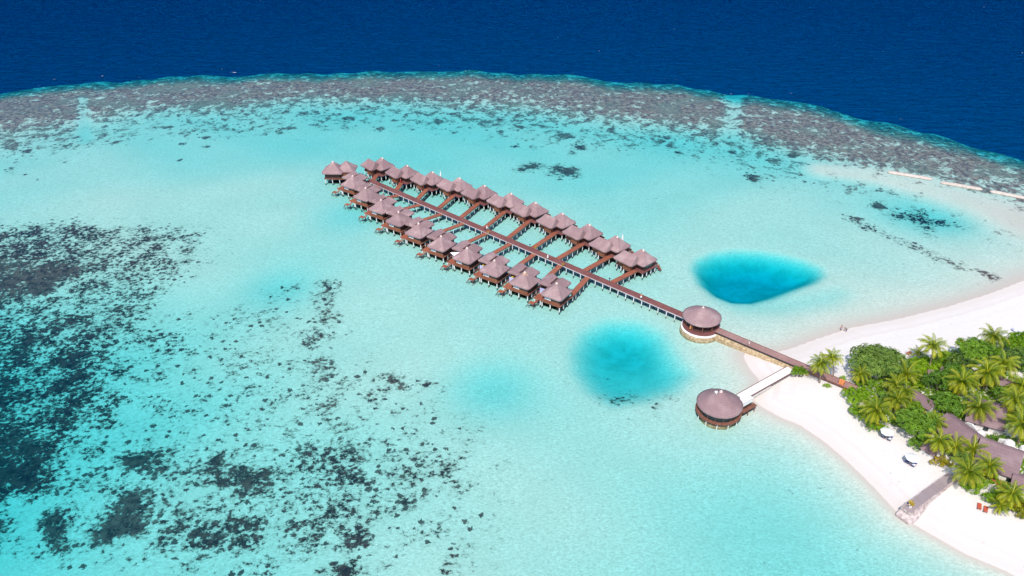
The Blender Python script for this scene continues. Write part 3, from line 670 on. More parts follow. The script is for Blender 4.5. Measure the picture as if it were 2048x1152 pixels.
# storm-worn thatch showing on two near roofs
pt = MB().lathe([(1.12, 5.86), (1.0, 6.04), (.62, 6.48), (.40, 6.84)], 0, 0, 14, jit=.06)
pt.build('thatch_patch', M['orange'] if False else mat_noise('newthatch', (.42, .22, .13), (.62, .40, .28), 2.5), near_rows[8])

# the end villa across the head of the boardwalk
c = at(665.6, 322.7, 7.35)
t = thing('water_villa', 'thatched stilt villa with two peaks standing alone off the far end of the boardwalk', 'villa', (c.x, c.y, 0), R(-3), 'stilt villas along the boardwalk')
m = MB(); loft_roof(m, 0, 0, 3.75, 3.5, 4.1, 3.25); loft_roof(m, 4.3, 1.5, 3.4, 3.3, 4.12, 3.0)
r_ = m.build('roof', M['thatch'], t); cap_mb(0, 0, 7.3).build('ridge_cap', M['cap'], r_)
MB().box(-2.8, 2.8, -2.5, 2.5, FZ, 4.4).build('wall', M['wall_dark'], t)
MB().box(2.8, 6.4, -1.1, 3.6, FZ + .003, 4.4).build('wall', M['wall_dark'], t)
MB().box(3.1, 6.8, -2.3, -2.18, FZ + .006, 3.7).build('fence_panel', M['wall'], t)
MB().box(-3.1, 7.0, -2.95, 3.9, 1.62, 1.88).build('floor_deck', M['beam'], t)
posts(t, [(-2.8, -2.7), (-.2, -2.7), (2.4, -2.7), (4.8, -2.7), (6.8, -2.7), (-2.8, .4), (6.8, .8), (-2.8, 3.6), (2, 3.6), (6.8, 3.6)], -1.7, 1.62)
e0 = JC + JD * 1.0; make_walkway(e0 - WD * 1.25, Vector((c.x, c.y, 0)) + rot2(7.0, -1.6, R(-3)), 'timber walkway from the boardwalk head to the lone end villa', 'walkways to the stilt villas')

# ------------------------------------------------------------------ boardwalk
t = thing('boardwalk', 'long mauve brown timber boardwalk on white posts running between the villa rows', 'boardwalk', (J0.x, J0.y, 0), JANG)
MB().box(-1.5, JLEN + .5, -BW, BW, FZ - .16, FZ).build('deck', M['deck'], t)
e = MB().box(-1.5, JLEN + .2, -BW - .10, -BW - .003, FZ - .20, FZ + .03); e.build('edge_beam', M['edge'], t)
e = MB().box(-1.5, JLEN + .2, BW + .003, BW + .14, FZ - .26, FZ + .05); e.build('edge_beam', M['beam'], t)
n = 49
for k_ in range(n):
    x = k_ * JLEN / n
    for s_ in (-1, 1): MB().cyl(x, s_ * (BW - .0), -1.7, FZ - .27, .13, 7).build('post', M['post'], t)

# small lamps and planters along the boardwalk
def lamp(px, lab):
    p = at(*px, FZ)
    t = thing('path_lamp', lab, 'lamp', (p.x, p.y, FZ), 0, 'low lamps on the boardwalk')
    MB().cyl(0, 0, .05, .75, .07, 8).build('stem', M['dark'], t)
    MB().lathe([(.20, .75), (.24, .82), (.22, 1.0), (.06, 1.12)], 0, 0, 10).build('lamp_head', M['dark'], t)
lamp((1060, 494.5), 'dark low lamp at the boardwalk junction of the reef side fourth villa walkway')
lamp((1219, 562.5), 'dark low lamp where the first reef side walkway leaves the boardwalk')
lamp((970, 461), 'dark low lamp beside the person in white midway along the boardwalk')
def planter(px, lab):
    p = at(*px, FZ)
    t = thing('planter', lab, 'planter', (p.x, p.y, FZ), rng.uniform(0, 3), 'yellow planters on the boardwalk')
    MB().lathe([(.16, .05), (.26, .4), (.28, .45)], 0, 0, 10).build('pot', M['stone'], t)
    m = MB()
    for q in range(26):
        a = rng.uniform(0, 6.28); r0 = rng.uniform(.05, .34); z = rng.uniform(.5, .85); d = Vector((math.cos(a), math.sin(a), 0)); s_ = Vector((-d.y, d.x, 0)) * .11
        b_ = d * r0 + Vector((0, 0, z)); m.quad(b_ - s_, b_ + d * .16 - s_ * .2 + Vector((0, 0, .12)), b_ + d * .22 + s_ * .2, b_ + s_, rng.uniform(.5, 1))
    m.build('foliage', M['yellowleaf'], t)
planter((977, 467.5), 'yellow planter at the mouth of the fifth lagoon side walkway')
planter((1071, 498), 'yellow planter at the reef side edge by the fourth villa walkway')
planter((1126, 532.3), 'yellow planter at the mouth of the second lagoon side walkway')

# ------------------------------------------------------------------ round pavilion on the boardwalk
c = at(1404, 632, 4.4)
t = thing('round_pavilion', 'round thatched pavilion on a stone base between boardwalk and beach causeway', 'pavilion', (c.x, c.y, 0))
RR = 5.0
def cone_roof(mb, r, z0, H, n=56):
    prof = [(r * .80, z0 - .02), (r * .985, z0 - .30), (r, z0)]
    for q in range(1, 9):
        u = q / 8; prof.append((r * (1 - u) + .05 * u, z0 + H * u ** 1.06))
    rs = [[((rr_ + rng.uniform(-.03, .03) * (rr_ > 1)) * math.cos(2 * math.pi * j / n), (rr_ + rng.uniform(-.03, .03) * (rr_ > 1)) * math.sin(2 * math.pi * j / n), z + rng.uniform(-.035, .035)) for j in range(n)] for rr_, z in prof]
    return mb.rings(rs)
r_ = cone_roof(MB(), RR, 4.4, 2.75).build('roof', M['thatch'], t, smooth=True); cap_mb(0, 0, 7.05, .34, .4).build('ridge_cap', M['cap'], r_)
dc = MB().lathe([(4.75, 1.55), (4.75, 1.88)], 0, -.25, 40).build('floor_deck', M['deck'], t)
sb = MB().lathe([(5.35, -1.4), (5.25, .7), (5.15, 1.15)], 0, -.3, 40, jit=.012).build('stone_base', M['stone'], t)
MB().lathe([(5.12, 1.14), (5.10, 1.30), (4.8, 1.50)], 0, -.3, 40).build('ledge', M['whitewall'], sb)
for q in range(10):
    a = 2 * math.pi * (q + .3) / 10; MB().cyl(4.15 * math.cos(a), 4.15 * math.sin(a) - .1, 1.88, 4.5, .11, 8).build('column', M['beam'], t)
bn = MB()
for q in range(26):
    a = R(200 + q * 5.2)
    if abs(a - R(218)) < .0: continue
    bn.prism([(3.5 * math.cos(a), 3.5 * math.sin(a)), (3.9 * math.cos(a), 3.9 * math.sin(a)), (3.9 * math.cos(a + .0907), 3.9 * math.sin(a + .0907)), (3.5 * math.cos(a + .0907), 3.5 * math.sin(a + .0907))], 1.882, 2.35)
bn.build('bench', M['wall_dark'], t)
MB().lathe([(1.3, 1.884), (1.3, 2.9), (1.55, 2.92), (1.55, 3.0)], 0, .6, 20).build('counter', M['wall_dark'], t)
P1 = c.copy()

# ------------------------------------------------------------------ causeway to the beach
a0, a1 = at(1434, 660, 1.95), at(1712, 777.5, 1.95)
d = a1 - a0; L = d.length; ang = math.atan2(d.y, d.x); CD = d.normalized(); CN = Vector((-CD.y, CD.x, 0))
t = thing('causeway', 'mauve plank causeway on a stone wall leading from the pavilion onto the sand', 'causeway', (a0.x, a0.y, 0), ang)
MB().box(0, L, -1.15, 1.15, 1.78, 1.95).build('deck', M['cause'], t)
MB().box(0, L, 1.153, 1.27, 1.70, 2.02).build('edge_beam', M['beam'], t)
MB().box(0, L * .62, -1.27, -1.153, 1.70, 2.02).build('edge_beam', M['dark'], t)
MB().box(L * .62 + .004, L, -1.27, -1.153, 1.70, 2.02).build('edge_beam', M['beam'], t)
w_ = MB(); n = 26; LW = L * .70
prof = []
for k_ in range(n + 1):
    x = LW * k_ / n; j = rng.uniform(-.10, .10)
    prof.append([(x, 1.1, -1.4), (x, -1.85 + j, -1.4), (x, -1.65 + j * .6, .85 + rng.uniform(-.1, .1)), (x, -1.30, 1.50), (x, 1.1, 1.50)])
w_.rings(prof); w_.build('stone_wall', M['stone'], t)

# ------------------------------------------------------------------ pavilion on the water and its white walkway
c = at(1439.5, 806, 3.6)
t = thing('round_pavilion', 'round thatched water pavilion with glass sides at the foot of the white walkway', 'pavilion', (c.x, c.y, -.8))
r_ = cone_roof(MB(), 5.12, 4.4, 3.3, 64).build('roof', M['thatch'], t, smooth=True); cap_mb(-.1, .1, 7.62, .42, .45).build('ridge_cap', M['cap'], r_)
g_ = MB(); g_.box(-1.35, -.75, .35, .75, 6.95, 7.25); g_.box(-1.15, -.9, .1, .36, 6.86, 7.1); g_.build('roof_light', M['white'], r_)
MB().lathe([(4.45, 2.6), (4.45, 4.45)], 0, 0, 48).build('glass_wall', M['glass'], t)
for q in range(16):
    a = 2 * math.pi * q / 16; o = MB().box(-.05, .05, -.05, .05, 2.6, 4.4).build('mullion', M['beam'], t)
    o.location = (4.50 * math.cos(a), 4.50 * math.sin(a), 0); o.rotation_euler = (0, 0, a)
MB().lathe([(5.05, 2.28), (5.15, 2.32), (5.15, 2.56), (4.4, 2.6)], 0, -.05, 48).build('deck_ring', M['beam'], t)
MB().lathe([(4.3, 1.55), (4.6, 1.6), (4.8, 2.28)], 0, -.05, 40).build('floor_frame', M['wall_dark'], t)
MB().lathe([(4.35, -1.5), (4.15, .6), (3.9, 1.6)], 0, -.05, 40, jit=.012).build('stone_base', M['stone'], t)
for q in range(12):
    a = 2 * math.pi * (q + .5) / 12; MB().cyl(4.8 * math.cos(a), 4.8 * math.sin(a), -1.5, 2.3, .09, 8).build('post', M['white'], t)
q0, q1 = at(1481, 794, 1.9), at(1582, 737.5, 1.95)
d = q1 - q0; d.z = 0; L2 = d.length; ang2 = math.atan2(d.y, d.x); ED = d.normalized(); EN = Vector((-ED.y, ED.x, 0))
# annex beside the walkway foot
ax = rot2(1, 0, ang2); lc = Vector((q0.x, q0.y, 0)) - Vector((c.x, c.y, 0))
an = MB()
def lp(u, v): p = lc + ED * u + EN * v; return (p.x, p.y)
an.prism([lp(-3.2, -1.45), lp(-3.2, -3.1), lp(.3, -3.1), lp(.3, -1.45)], 2.6, 4.3); ao = an.build('annex', M['white'], t)
an = MB(); an.prism([lp(-3.3, -1.40), lp(-3.3, -3.2), lp(.42, -3.2), lp(.42, -1.40)], 4.304, 4.42); an.build('annex_roof', M['whitewall'], ao)
an = MB(); an.prism([lp(-3.0, -3.11), lp(-3.0, -3.16), lp(.1, -3.16), lp(.1, -3.11)], 2.62, 3.3); an.build('panel', M['wall_dark'], ao)
an = MB(); an.prism([lp(-3.6, -1.3), lp(-3.6, -4.0), lp(1.0, -4.0), lp(1.0, -1.3)], 2.30, 2.54); an.build('floor_deck', M['beam'], t)
for u, v in ((.7, -3.7), (-1.5, -3.7)): x, y = lp(u, v); MB().cyl(x, y, -1.2, 2.3, .12, 8).build('post', M['beam'], t)
t = thing('white_walkway', 'straight white walkway with reddish rims linking beach causeway and water pavilion', 'walkway', (q0.x, q0.y, 0), ang2)
def slope_box(mb, x0, x1, y0, y1, za, zb, th):
    z = lambda x: za + (zb - za) * (x - x0) / (x1 - x0)
    i = len(mb.v)
    mb.v += [(x0, y0, z(x0) - th), (x1, y0, z(x1) - th), (x1, y1, z(x1) - th), (x0, y1, z(x0) - th), (x0, y0, z(x0)), (x1, y0, z(x1)), (x1, y1, z(x1)), (x0, y1, z(x0))]
    mb.f += [tuple(i + k for k in q) for q in ((3, 2, 1, 0), (4, 5, 6, 7), (0, 1, 5, 4), (1, 2, 6, 5), (2, 3, 7, 6), (3, 0, 4, 7))]
    return mb
slope_box(MB(), 0, L2, -1.05, 1.05, 1.9, 1.96, .35).build('deck', M['white'], t)
for s_ in (-1, 1):
    y0, y1 = sorted((s_ * 1.053, s_ * 1.20)); slope_box(MB(), 0, L2, y0, y1, 1.98, 2.04, .30).build('edge_beam', M['beam'], t)
slope_box(MB(), .3, L2 * .55, -.9, .9, 1.54, 1.57, 1.0).build('side_wall', M['whitewall'], t)
for x in (2.0, 5.0, 8.0): MB().box(x, x + .5, -.8, .8, -1.0, 1.0).build('pier', M['stonegrey'], t)

# ------------------------------------------------------------------ stone groyne with plank top
g0, g1 = ground(1906, 951), at(1812, 1021.5, 1.55)
g0 = at(1906, 950.5, 1.75)
d = g1 - g0; d.z = 0; L = d.length; a = math.atan2(d.y, d.x)
t = thing('stone_groyne', 'grey plank groyne on a flared stone footing crossing the sand to the water', 'groyne', (g0.x, g0.y, 0), a)
MB().box(0, L, -.95, .95, 1.35, 1.72).build('deck', M['greydeck'], t)
e = MB(); e.box(0, L, -1.07, -.953, 1.3, 1.78); e.box(0, L, .953, 1.07, 1.3, 1.78); e.box(L + .003, L + .12, -1.07, 1.07, 1.3, 1.78); e.build('edge_beam', M['stonegrey'], t)
f_ = MB(); rs = []
for k_ in range(15):
    x = L * k_ / 14 if k_ < 13 else L + (.5 if k_ == 13 else 1.25)
    fl = 1.15 + .25 * (k_ / 14) + .75 * max(0, (k_ - 7) / 7.0) ** 1.3; fr_ = 1.15 + .3 * max(0, (k_ - 9) / 5)
    if k_ == 14: fl *= .72; fr_ *= .72
    tz = 1.30 if k_ < 13 else (1.0 if k_ == 13 else .45)
    j = rng.uniform(-.08, .08)
    rs.append([(x, -fr_ + j, -.8), (x, fl * 1.12 + j, -.8), (x, fl + j, .35 + .4 * (1 - k_ / 14)), (x, 1.08, tz), (x, -1.08, tz), (x, -fr_ + j, .5)])
f_.rings(rs); f_.build('footing', M['stonegrey'], t)
x0 = L + .4
f2 = MB(); n = 22
f2.rings([[(L - 1.2 + (2.5 + s1) * math.cos(q * 2 * math.pi / n) * .95, .25 + (1.75 + s1) * math.sin(q * 2 * math.pi / n), z) for q in range(n)] for s1, z in ((.25, -.9), (.1, .05), (-.25, .30))])
f2.build('toe_stones', M['stone'], t)
pp = g0 + d.normalized() * (L - 1.3); 
t = thing('potted_plant', 'small yellowish plant in a white pot on the seaward end of the groyne', 'potted plant', (pp.x, pp.y, 1.72), .3)
MB().lathe([(.26, .003), (.36, .6), (.40, .66)], 0, 0, 12).build('pot', M['white'], t)
m = MB()
for q in range(60):
    aa = rng.uniform(0, 6.28); r0 = rng.uniform(.02, .5); z = rng.uniform(.75, 1.3); dd = Vector((math.cos(aa), math.sin(aa), 0)); s_ = Vector((-dd.y, dd.x, 0)) * .13
    b_ = dd * r0 + Vector((0, 0, z)); m.quad(b_ - s_, b_ + dd * .2 - s_ * .3 + Vector((0, 0, .1)), b_ + dd * .28 + s_ * .3, b_ + s_, rng.uniform(.3, 1))
m.build('foliage', M['yellowleaf'], t)

# ------------------------------------------------------------------ sand-filled breakwater tubes
for (p0, p1, lab) in (((1775, 341.5), (1866, 356.5), 'pale sand filled breakwater tube lying farthest out from the beach'),
                      ((1881, 362.5), (1966, 377), 'pale sand filled breakwater tube lying between two others'),
                      ((1980, 380), (2072, 398), 'pale sand filled breakwater tube with a brownish top at the frame edge')):
    a, b = at(*p0, .5), at(*p1, .5); d = b - a; L = d.length; n = 20
    rs = []
    for k_ in range(n + 1):
        x = L * k_ / n; e_ = min(x, L - x); s_ = min(1, .35 + .65 * math.sqrt(min(1, e_ / 1.1))) if e_ < 1.1 else 1
        s_ *= rng.uniform(.95, 1.04)
        rs.append([(x, 1.0 * s_ * math.cos(2 * math.pi * j / 12), -.02 + .68 * s_ * math.sin(2 * math.pi * j / 12) * (1 if j <= 6 else .9)) for j in range(12)])
    o = MB().rings(rs).build('breakwater_tube', M['tube'], None, smooth=True); o.location = (a.x, a.y, 0); o.rotation_euler = (0, 0, math.atan2(d.y, d.x))
    tag(o, lab, 'breakwater', 'breakwater tubes off the beach')
#PART3
# ------------------------------------------------------------------ vegetation
def make_palm(h, lean, L=4.0, n=26, seed=0, droop=1.0):
    """coconut palm: ringed leaning trunk, crown of feathered fronds; the crown stands at (lean, 0, h)"""
    g = random.Random(seed)
    t = thing('coconut_palm', 'tmp', 'palm tree')
    pts = []; rad = []
    for q in range(9):
        u = q / 8; pts.append((lean * u ** 1.7, .12 * math.sin(u * 5 + seed), h * u - .3 * (q == 0))); rad.append(.20 - .09 * u + .12 * (1 - u) ** 6)
    MB().tube(pts, rad, 8).build('trunk', M['trunk'], t, smooth=True)
    m = MB(); top = Vector((lean, .12 * math.sin(5 + seed), h))
    for i in range(n):
        az = i * 2.399963 + g.uniform(-.2, .2); age = i / (n - 1)
        el = R(78 - 88 * age ** .85 + g.uniform(-8, 8)); Lf = L * (0.72 + .34 * math.sin(math.pi * min(1, .25 + age * .7))) * g.uniform(.9, 1.08)
        col = min(1, max(0, .04 + .44 * age ** 1.7 + g.uniform(-.10, .16)))
        dead = age > .80 and g.random() < (.55 if seed in (3, 4) else .25)
        if dead: el -= R(18)
        rach = []; p = top.copy(); e = el; S = 9
        for q in range(S + 1):
            rach.append(p.copy()); step = Lf / S
            p = p + Vector((math.cos(az) * math.cos(e), math.sin(az) * math.cos(e), math.sin(e))) * step
            e -= R((9 + 6 * age) * droop) * (0.55 + q / S)
        side = Vector((-math.sin(az), math.cos(az), 0))
        NL = 20
        for q in range(NL):
            u = .10 + .90 * q / (NL - 1); f = u * S; a_ = min(S - 1, int(f)); b = rach[a_].lerp(rach[a_ + 1], f - a_)
            fw = (rach[a_ + 1] - rach[a_]).normalized(); up = side.cross(fw) * -1
            if up.z < 0: up = -up
            ll = Lf * (.20 * math.sin(math.pi * min(1, .16 + .84 * u)) ** .6 + .03); wd = Lf * .018
            for s_ in (-1, 1):
                dr = -.42 - .25 * age + g.uniform(-.12, .12)
                d = (side * s_ * .80 + fw * (.42 + .35 * u) + up * dr).normalized()
                tip = b + d * ll + Vector((0, 0, -.08 * ll))
                mid = b + d * ll * .5
                c_ = min(.94, max(0, col + (u - .5) * .30 + g.uniform(-.10, .10)))
                if dead: c_ = min(1, .70 + .36 * u)
                i0 = len(m.v); ww = fw * wd
                m.v += [b - ww * .6, b + ww * .6, mid + ww * .9, tip, mid - ww * .9]; m.c += [min(.94, c_ + .22)] * 2 + [c_, c_ + .04, c_]
                m.f.append((i0, i0 + 1, i0 + 2, i0 + 3, i0 + 4))
        for q in range(S):
            w_ = side * (.055 * (1 - q / S) + .018); zup = Vector((0, 0, .02))
            m.quad(rach[q] - w_ + zup, rach[q] + w_ + zup, rach[q + 1] + w_ * .8 + zup, rach[q + 1] - w_ * .8 + zup, min(.94, .62 + .3 * col))
    m.build('crown', M['palmleaf'], t)
    nb = MB()
    for q in range(5):
        a_ = q * 1.3 + seed; nb.lathe([(.02, h - .55), (.13, h - .45), (.14, h - .32), (.05, h - .2)], lean + .24 * math.cos(a_), .24 * math.sin(a_), 6)
    nb.build('coconuts', M['yellow' if seed % 2 else 'orange'], t)
    return t, (h, lean)
PV = [make_palm(6.2, .9, 4.0, 32, 1, 1.15), make_palm(7.4, 1.7, 3.9, 29, 2, 1.05), make_palm(4.3, .5, 4.1, 34, 3, 1.0), make_palm(4.9, -.7, 4.4, 38, 4, 1.1), make_palm(2.3, .2, 3.0, 20, 5, .75)]
used = [False] * len(PV)
def palm(px, py, var, rz, label, scale=1.0, hadd=0.0):
    t, (h, lean) = PV[var]
    h *= scale; lean *= scale
    c = at(px, py, h + 1.6); l_ = rot2(lean, 0, rz)
    loc = (c.x - l_.x, c.y - l_.y, 0); z = gz(loc[0], loc[1]); loc = (loc[0], loc[1], max(z, .3) - .05 + (0 if z > .3 else 0))
    if not used[var]:
        used[var] = True; t.location = loc; t.rotation_euler = (0, 0, rz); t.scale = (scale,) * 3; t['label'] = label; o = t
    else: o = dup(t, loc, rz, label, scale)
    o['group'] = 'coconut palms on the island'
    return o
palm(1642, 724, 0, R(170), 'coconut palm leaning over the causeway, nearer of the lone pair on the sand', .86)
palm(1665, 711, 1, R(150), 'slender leaning coconut palm, farther of the lone pair by the causeway', .82)
palm(1868, 690, 1, R(75), 'tall coconut palm with a bare trunk standing against the open white sand', 1.0)
palm(1988, 672, 0, R(200), 'coconut palm rising behind the trees at the far edge of the grove', 1.0)
palm(1722, 746, 2, R(40), 'short palm tucked into the seaward side of the big domed tree', .72)
palm(1768, 724, 4, R(10), 'yellowish young palm poking out of the top of the domed tree', 1.0)
palm(1812, 747, 4, R(120), 'low broad palm with yellow drooping fronds right of the domed tree', 1.35)
palm(1792, 768, 2, R(200), 'ragged palm over the start of the long narrow roof', .8)
palm(1924, 764, 3, R(-60), 'big coconut palm with a skirt of orange yellow old fronds', 1.0)
palm(1975, 745, 3, R(30), 'full coconut palm behind the one with the orange skirt', 1.05)
palm(2008, 728, 0, R(100), 'coconut palm with pale arching fronds in the far part of the grove', 1.0)
palm(1754, 816, 3, R(200), 'widest coconut palm, at the beach edge over the lime shrubs', .98)
palm(1797, 797, 2, R(60), 'palm with folded yellow fronds just inland of the widest beach palm', .85)
palm(1813, 782, 0, R(100), 'dark green palm against the long narrow roof', .72)
palm(1867, 843, 2, R(160), 'shaded palm between the glossy green tree and the long roof', .8)
palm(1958, 815, 2, R(-45), 'coconut palm standing in front of the broad mauve roof', 1.0)
palm(2031, 800, 0, R(180), 'coconut palm behind the broad mauve roof at the frame edge', 1.02)
palm(2043, 850, 3, R(-30), 'tall palm over the courtyard at the right frame edge', 1.0)
palm(1880, 880, 0, R(220), 'coconut palm beside the brown hut corner above the second parasol', .84)
palm(1911, 890, 4, R(80), 'young yellow green palm in front of the long roof end', 1.1)
palm(1948, 897, 4, R(300), 'bright young palm below the gap between the two long roofs', 1.15)
palm(1937, 941, 2, R(250), 'coconut palm spreading over the landward end of the groyne', .98)
palm(1980, 930, 3, R(20), 'palm against the large right hand roof beside the groyne palm', .74)
palm(2027, 985, 2, R(10), 'bushy palm in the yellow shrubs at the lower right', .85)
palm(1838, 704, 4, R(45), 'small yellow palm beside the tall bare trunked one', .85)
palm(2045, 772, 2, R(70), 'palm half cut by the frame over the dark inland roof', .9)
palm(1905, 735, 4, R(70), 'small palm by the tiny hut roofs', .8)
palm(2003, 1008, 4, R(170), 'little palm at the seaward front of the yellow shrubs', .8)

def make_tree(name, label, cat, px, py, rw, rd, rz_, hc, leafm, seed, dens=4.6, ls=.50, rot=0.0, trunk=True, group=None, bias=0.0):
    """broadleaf crown: rosettes of leaves over many lobes inside an ellipsoid of half sizes rw, rd, rz_ centred hc above ground"""
    g = random.Random(seed); c = at(px, py, hc + 1.5)
    z0 = gz(c.x, c.y)
    t = thing(name, label, cat, (c.x, c.y, z0), rot, group)
    lobes = []
    if not trunk: dens *= 1.9; rw *= 1.12; rd *= 1.12
    nl = max(6, int(5 + (rw * rd) * .55))
    for q in range(nl):
        a = q * 2.39996 + g.uniform(-.3, .3); u = math.sqrt((q + .5) / nl); rr = g.uniform(.26, .40) * (rw + rd) / 2
        rr = min(rr, 2.4)
        fx = u * max(0, rw - rr * .75) * math.cos(a); fy = u * max(0, rd - rr * .75) * math.sin(a)
        fz = hc + (rz_ * .95 - rr * .7) * math.sqrt(max(0, 1 - .86 * u * u)) * g.uniform(.78, 1.08) - (.0)
        lobes.append((fx, fy, fz, rr, g.uniform(-.16, .16)))
    m = MB()
    for (fx, fy, fz, rr, lc) in lobes:
        for q in range(int(dens * 4.2 * rr * rr)):
            zz_ = g.uniform(-.55, 1); a = g.uniform(0, 6.2832); s_ = math.sqrt(1 - zz_ * zz_)
            k_ = g.uniform(.70, 1.04)
            n_ = Vector((s_ * math.cos(a), s_ * math.sin(a), zz_))
            b = Vector((fx, fy, fz)) + Vector((n_.x, n_.y, n_.z * .82)) * rr * k_
            if b.z < .12: b.z = .12 + g.uniform(0, .3)
            ax_ = (n_ + Vector((g.uniform(-.5, .5), g.uniform(-.5, .5), .35))).normalized()
            u1 = ax_.orthogonal().normalized(); u2 = ax_.cross(u1); ph = g.uniform(0, 6.28)
            cc = .42 + bias + lc + g.uniform(-.18, .22)
            for w in range(5):
                th = ph + w * 1.2566
                d = (u1 * math.cos(th) + u2 * math.sin(th)); sd_ = ax_.cross(d)
                l = ls * g.uniform(.75, 1.25); e_ = ax_ * g.uniform(.12, .5)
                p1 = b + d * l * .55 + e_ * l * .75; p2 = b + d * l + e_ * l * .55
                cv = min(1, max(0, cc + g.uniform(-.10, .10)))
                m.quad(b, p1 + sd_ * l * .24, p2, p1 - sd_ * l * .24, cv)
    m.build('crown', leafm, t)
    if trunk:
        tb = MB(); tb.tube([(0, 0, -.3), (.1, .05, hc * .45), (.05, -.1, hc)], [.32, .24, .12], 8)
        for (fx, fy, fz, rr, lc) in lobes[::2]:
            tb.tube([(.1, .05, hc * .40), (fx * .5, fy * .5, hc * .40 + (fz - hc * .4) * .6), (fx * .95, fy * .95, fz)], [.16, .10, .04], 5)
        tb.build('trunk', M['bark'], t)
    else:
        tb = MB()
        for (fx, fy, fz, rr, lc) in lobes: tb.tube([(fx * .3, fy * .3, -.1), (fx * .8, fy * .8, fz * .6), (fx, fy, fz)], [.07, .05, .02], 5)
        tb.build('stems', M['bark'], t)
    return t
TL, LL, GL, YL = M['treeleaf'], M['limeleaf'], M['greyleaf'], M['yellowleaf']
make_tree('broadleaf_tree', 'big domed dark green tree at the grove corner beside the lone palms', 'tree', 1753, 727, 7.2, 5.8, 4.0, 2.8, GL, 11, bias=.05)
make_tree('broadleaf_tree', 'mid green round tree by the red loungers at the far beach', 'tree', 1948, 706, 5.2, 4.2, 3.6, 3.2, TL, 12, bias=.12)
make_tree('broadleaf_tree', 'dark shaded tree under the far palms next to the tiny huts', 'tree', 1925, 728, 3.6, 3.0, 2.8, 2.2, GL, 13, bias=-.12)
make_tree('broadleaf_tree', 'dark green tree just behind the long narrow roof', 'tree', 1878, 768, 4.0, 3.6, 3.0, 2.4, TL, 14, bias=-.10)
make_tree('broadleaf_tree', 'dense tree filling the gap between the narrow roof and the second long roof', 'tree', 1897, 812, 4.6, 3.4, 2.8, 2.0, TL, 15, bias=-.02, rot=R(-35))
make_tree('broadleaf_tree', 'glossy green round tree above the first white parasol', 'tree', 1832, 850, 4.9, 4.4, 3.6, 2.4, TL, 16, bias=.14)
make_tree('broadleaf_tree', 'bright green tree at the far right frame edge by the grey lounger', 'tree', 2042, 688, 4.6, 3.4, 3.0, 2.6, LL, 17, bias=-.12)
make_tree('broadleaf_tree', 'dark tree behind palms at the right frame edge', 'tree', 2035, 722, 4.2, 3.4, 3.2, 3.0, GL, 18, bias=-.12)
make_tree('broadleaf_tree', 'shadowy tree between the two big inland palms', 'tree', 1948, 760, 3.2, 2.6, 2.4, 1.8, TL, 19, bias=-.15)
make_tree('broadleaf_tree', 'low green tree between the courtyard and the dark inland roof', 'tree', 2003, 790, 3.4, 2.4, 2.0, 1.2, TL, 20, bias=-.02)
make_tree('shrub', 'lime green shrub bank at the seaward tip of the grove, below the causeway end', 'shrub', 1712, 793, 2.9, 2.6, 1.9, 1.0, LL, 21, trunk=False, ls=.42, dens=4.5)
make_tree('shrub', 'lime green shrub bank under the widest beach palm', 'shrub', 1733, 826, 3.4, 2.6, 1.7, .8, LL, 22, trunk=False, ls=.42, dens=4.5)
make_tree('shrub', 'low lime shrub beside the first white parasol', 'shrub', 1754, 852, 2.3, 1.6, 1.3, .6, LL, 23, trunk=False, ls=.40, dens=4.5)
make_tree('shrub', 'smooth lime green bush between the domed tree and the tall bare trunked palm', 'shrub', 1843, 735, 4.0, 3.4, 2.2, 1.0, LL, 24, trunk=False, ls=.42, dens=4.5, bias=.1)
make_tree('shrub', 'lime bush at the foot of the narrow roof behind the yellow fronds', 'shrub', 1825, 768, 3.0, 1.8, 1.5, .8, LL, 25, trunk=False, ls=.42)
make_tree('shrub', 'bright lime bush by the small hut roofs', 'shrub', 1890, 716, 3.0, 2.0, 1.6, 1.0, LL, 26, trunk=False, ls=.42)
make_tree('shrub', 'single round bright green bush where the white walkway meets the causeway', 'shrub', 1598, 742, 2.0, 1.8, 1.6, .9, LL, 27, trunk=False, ls=.36, dens=7, bias=-.12)
make_tree('shrub', 'grey green bush below the young palms and the long roof', 'shrub', 1920, 912, 3.0, 2.2, 1.7, 1.0, GL, 28, trunk=False, ls=.36, dens=5, bias=.15)
make_tree('shrub', 'yellow flowered shrub fringe beside the second white parasol', 'shrub', 1882, 922, 2.2, 1.3, 1.1, .5, YL, 29, trunk=False, ls=.42)
make_tree('shrub', 'lime shrub at the foot of the groyne palm', 'shrub', 1947, 965, 2.7, 2.4, 1.3, .6, LL, 30, trunk=False, ls=.40, dens=5)
make_tree('shrub', 'green shrub bed edge at lower right beside the orange loungers', 'shrub', 2003, 997, 3.0, 2.6, 1.5, .7, LL, 31, trunk=False, ls=.42, dens=5, bias=-.15)
make_tree('shrub', 'yellow leaved croton shrub in the lower right bed', 'shrub', 2022, 1003, 2.4, 1.8, 1.6, 1.0, YL, 32, trunk=False, ls=.55)
make_tree('shrub', 'yellow green shrub cut by the right frame edge', 'shrub', 2050, 1014, 2.6, 2.2, 1.4, .8, YL, 33, trunk=False, ls=.5, bias=-.2)
make_tree('shrub', 'dark green shrub in the shade under the glossy tree', 'shrub', 1843, 886, 3.2, 1.6, 1.4, .6, TL, 34, trunk=False, ls=.40, bias=.05)
make_tree('shrub', 'tiny yellow green bush beside the orange box on the causeway', 'shrub', 1689, 778, .55, .5, .5, .25, YL, 35, trunk=False, ls=.3, dens=9)
make_tree('shrub', 'small yellow green tuft at the foot of the nearer lone palm', 'shrub', 1655, 769, .9, .6, .5, .25, LL, 36, trunk=False, ls=.32, dens=7, bias=.2)
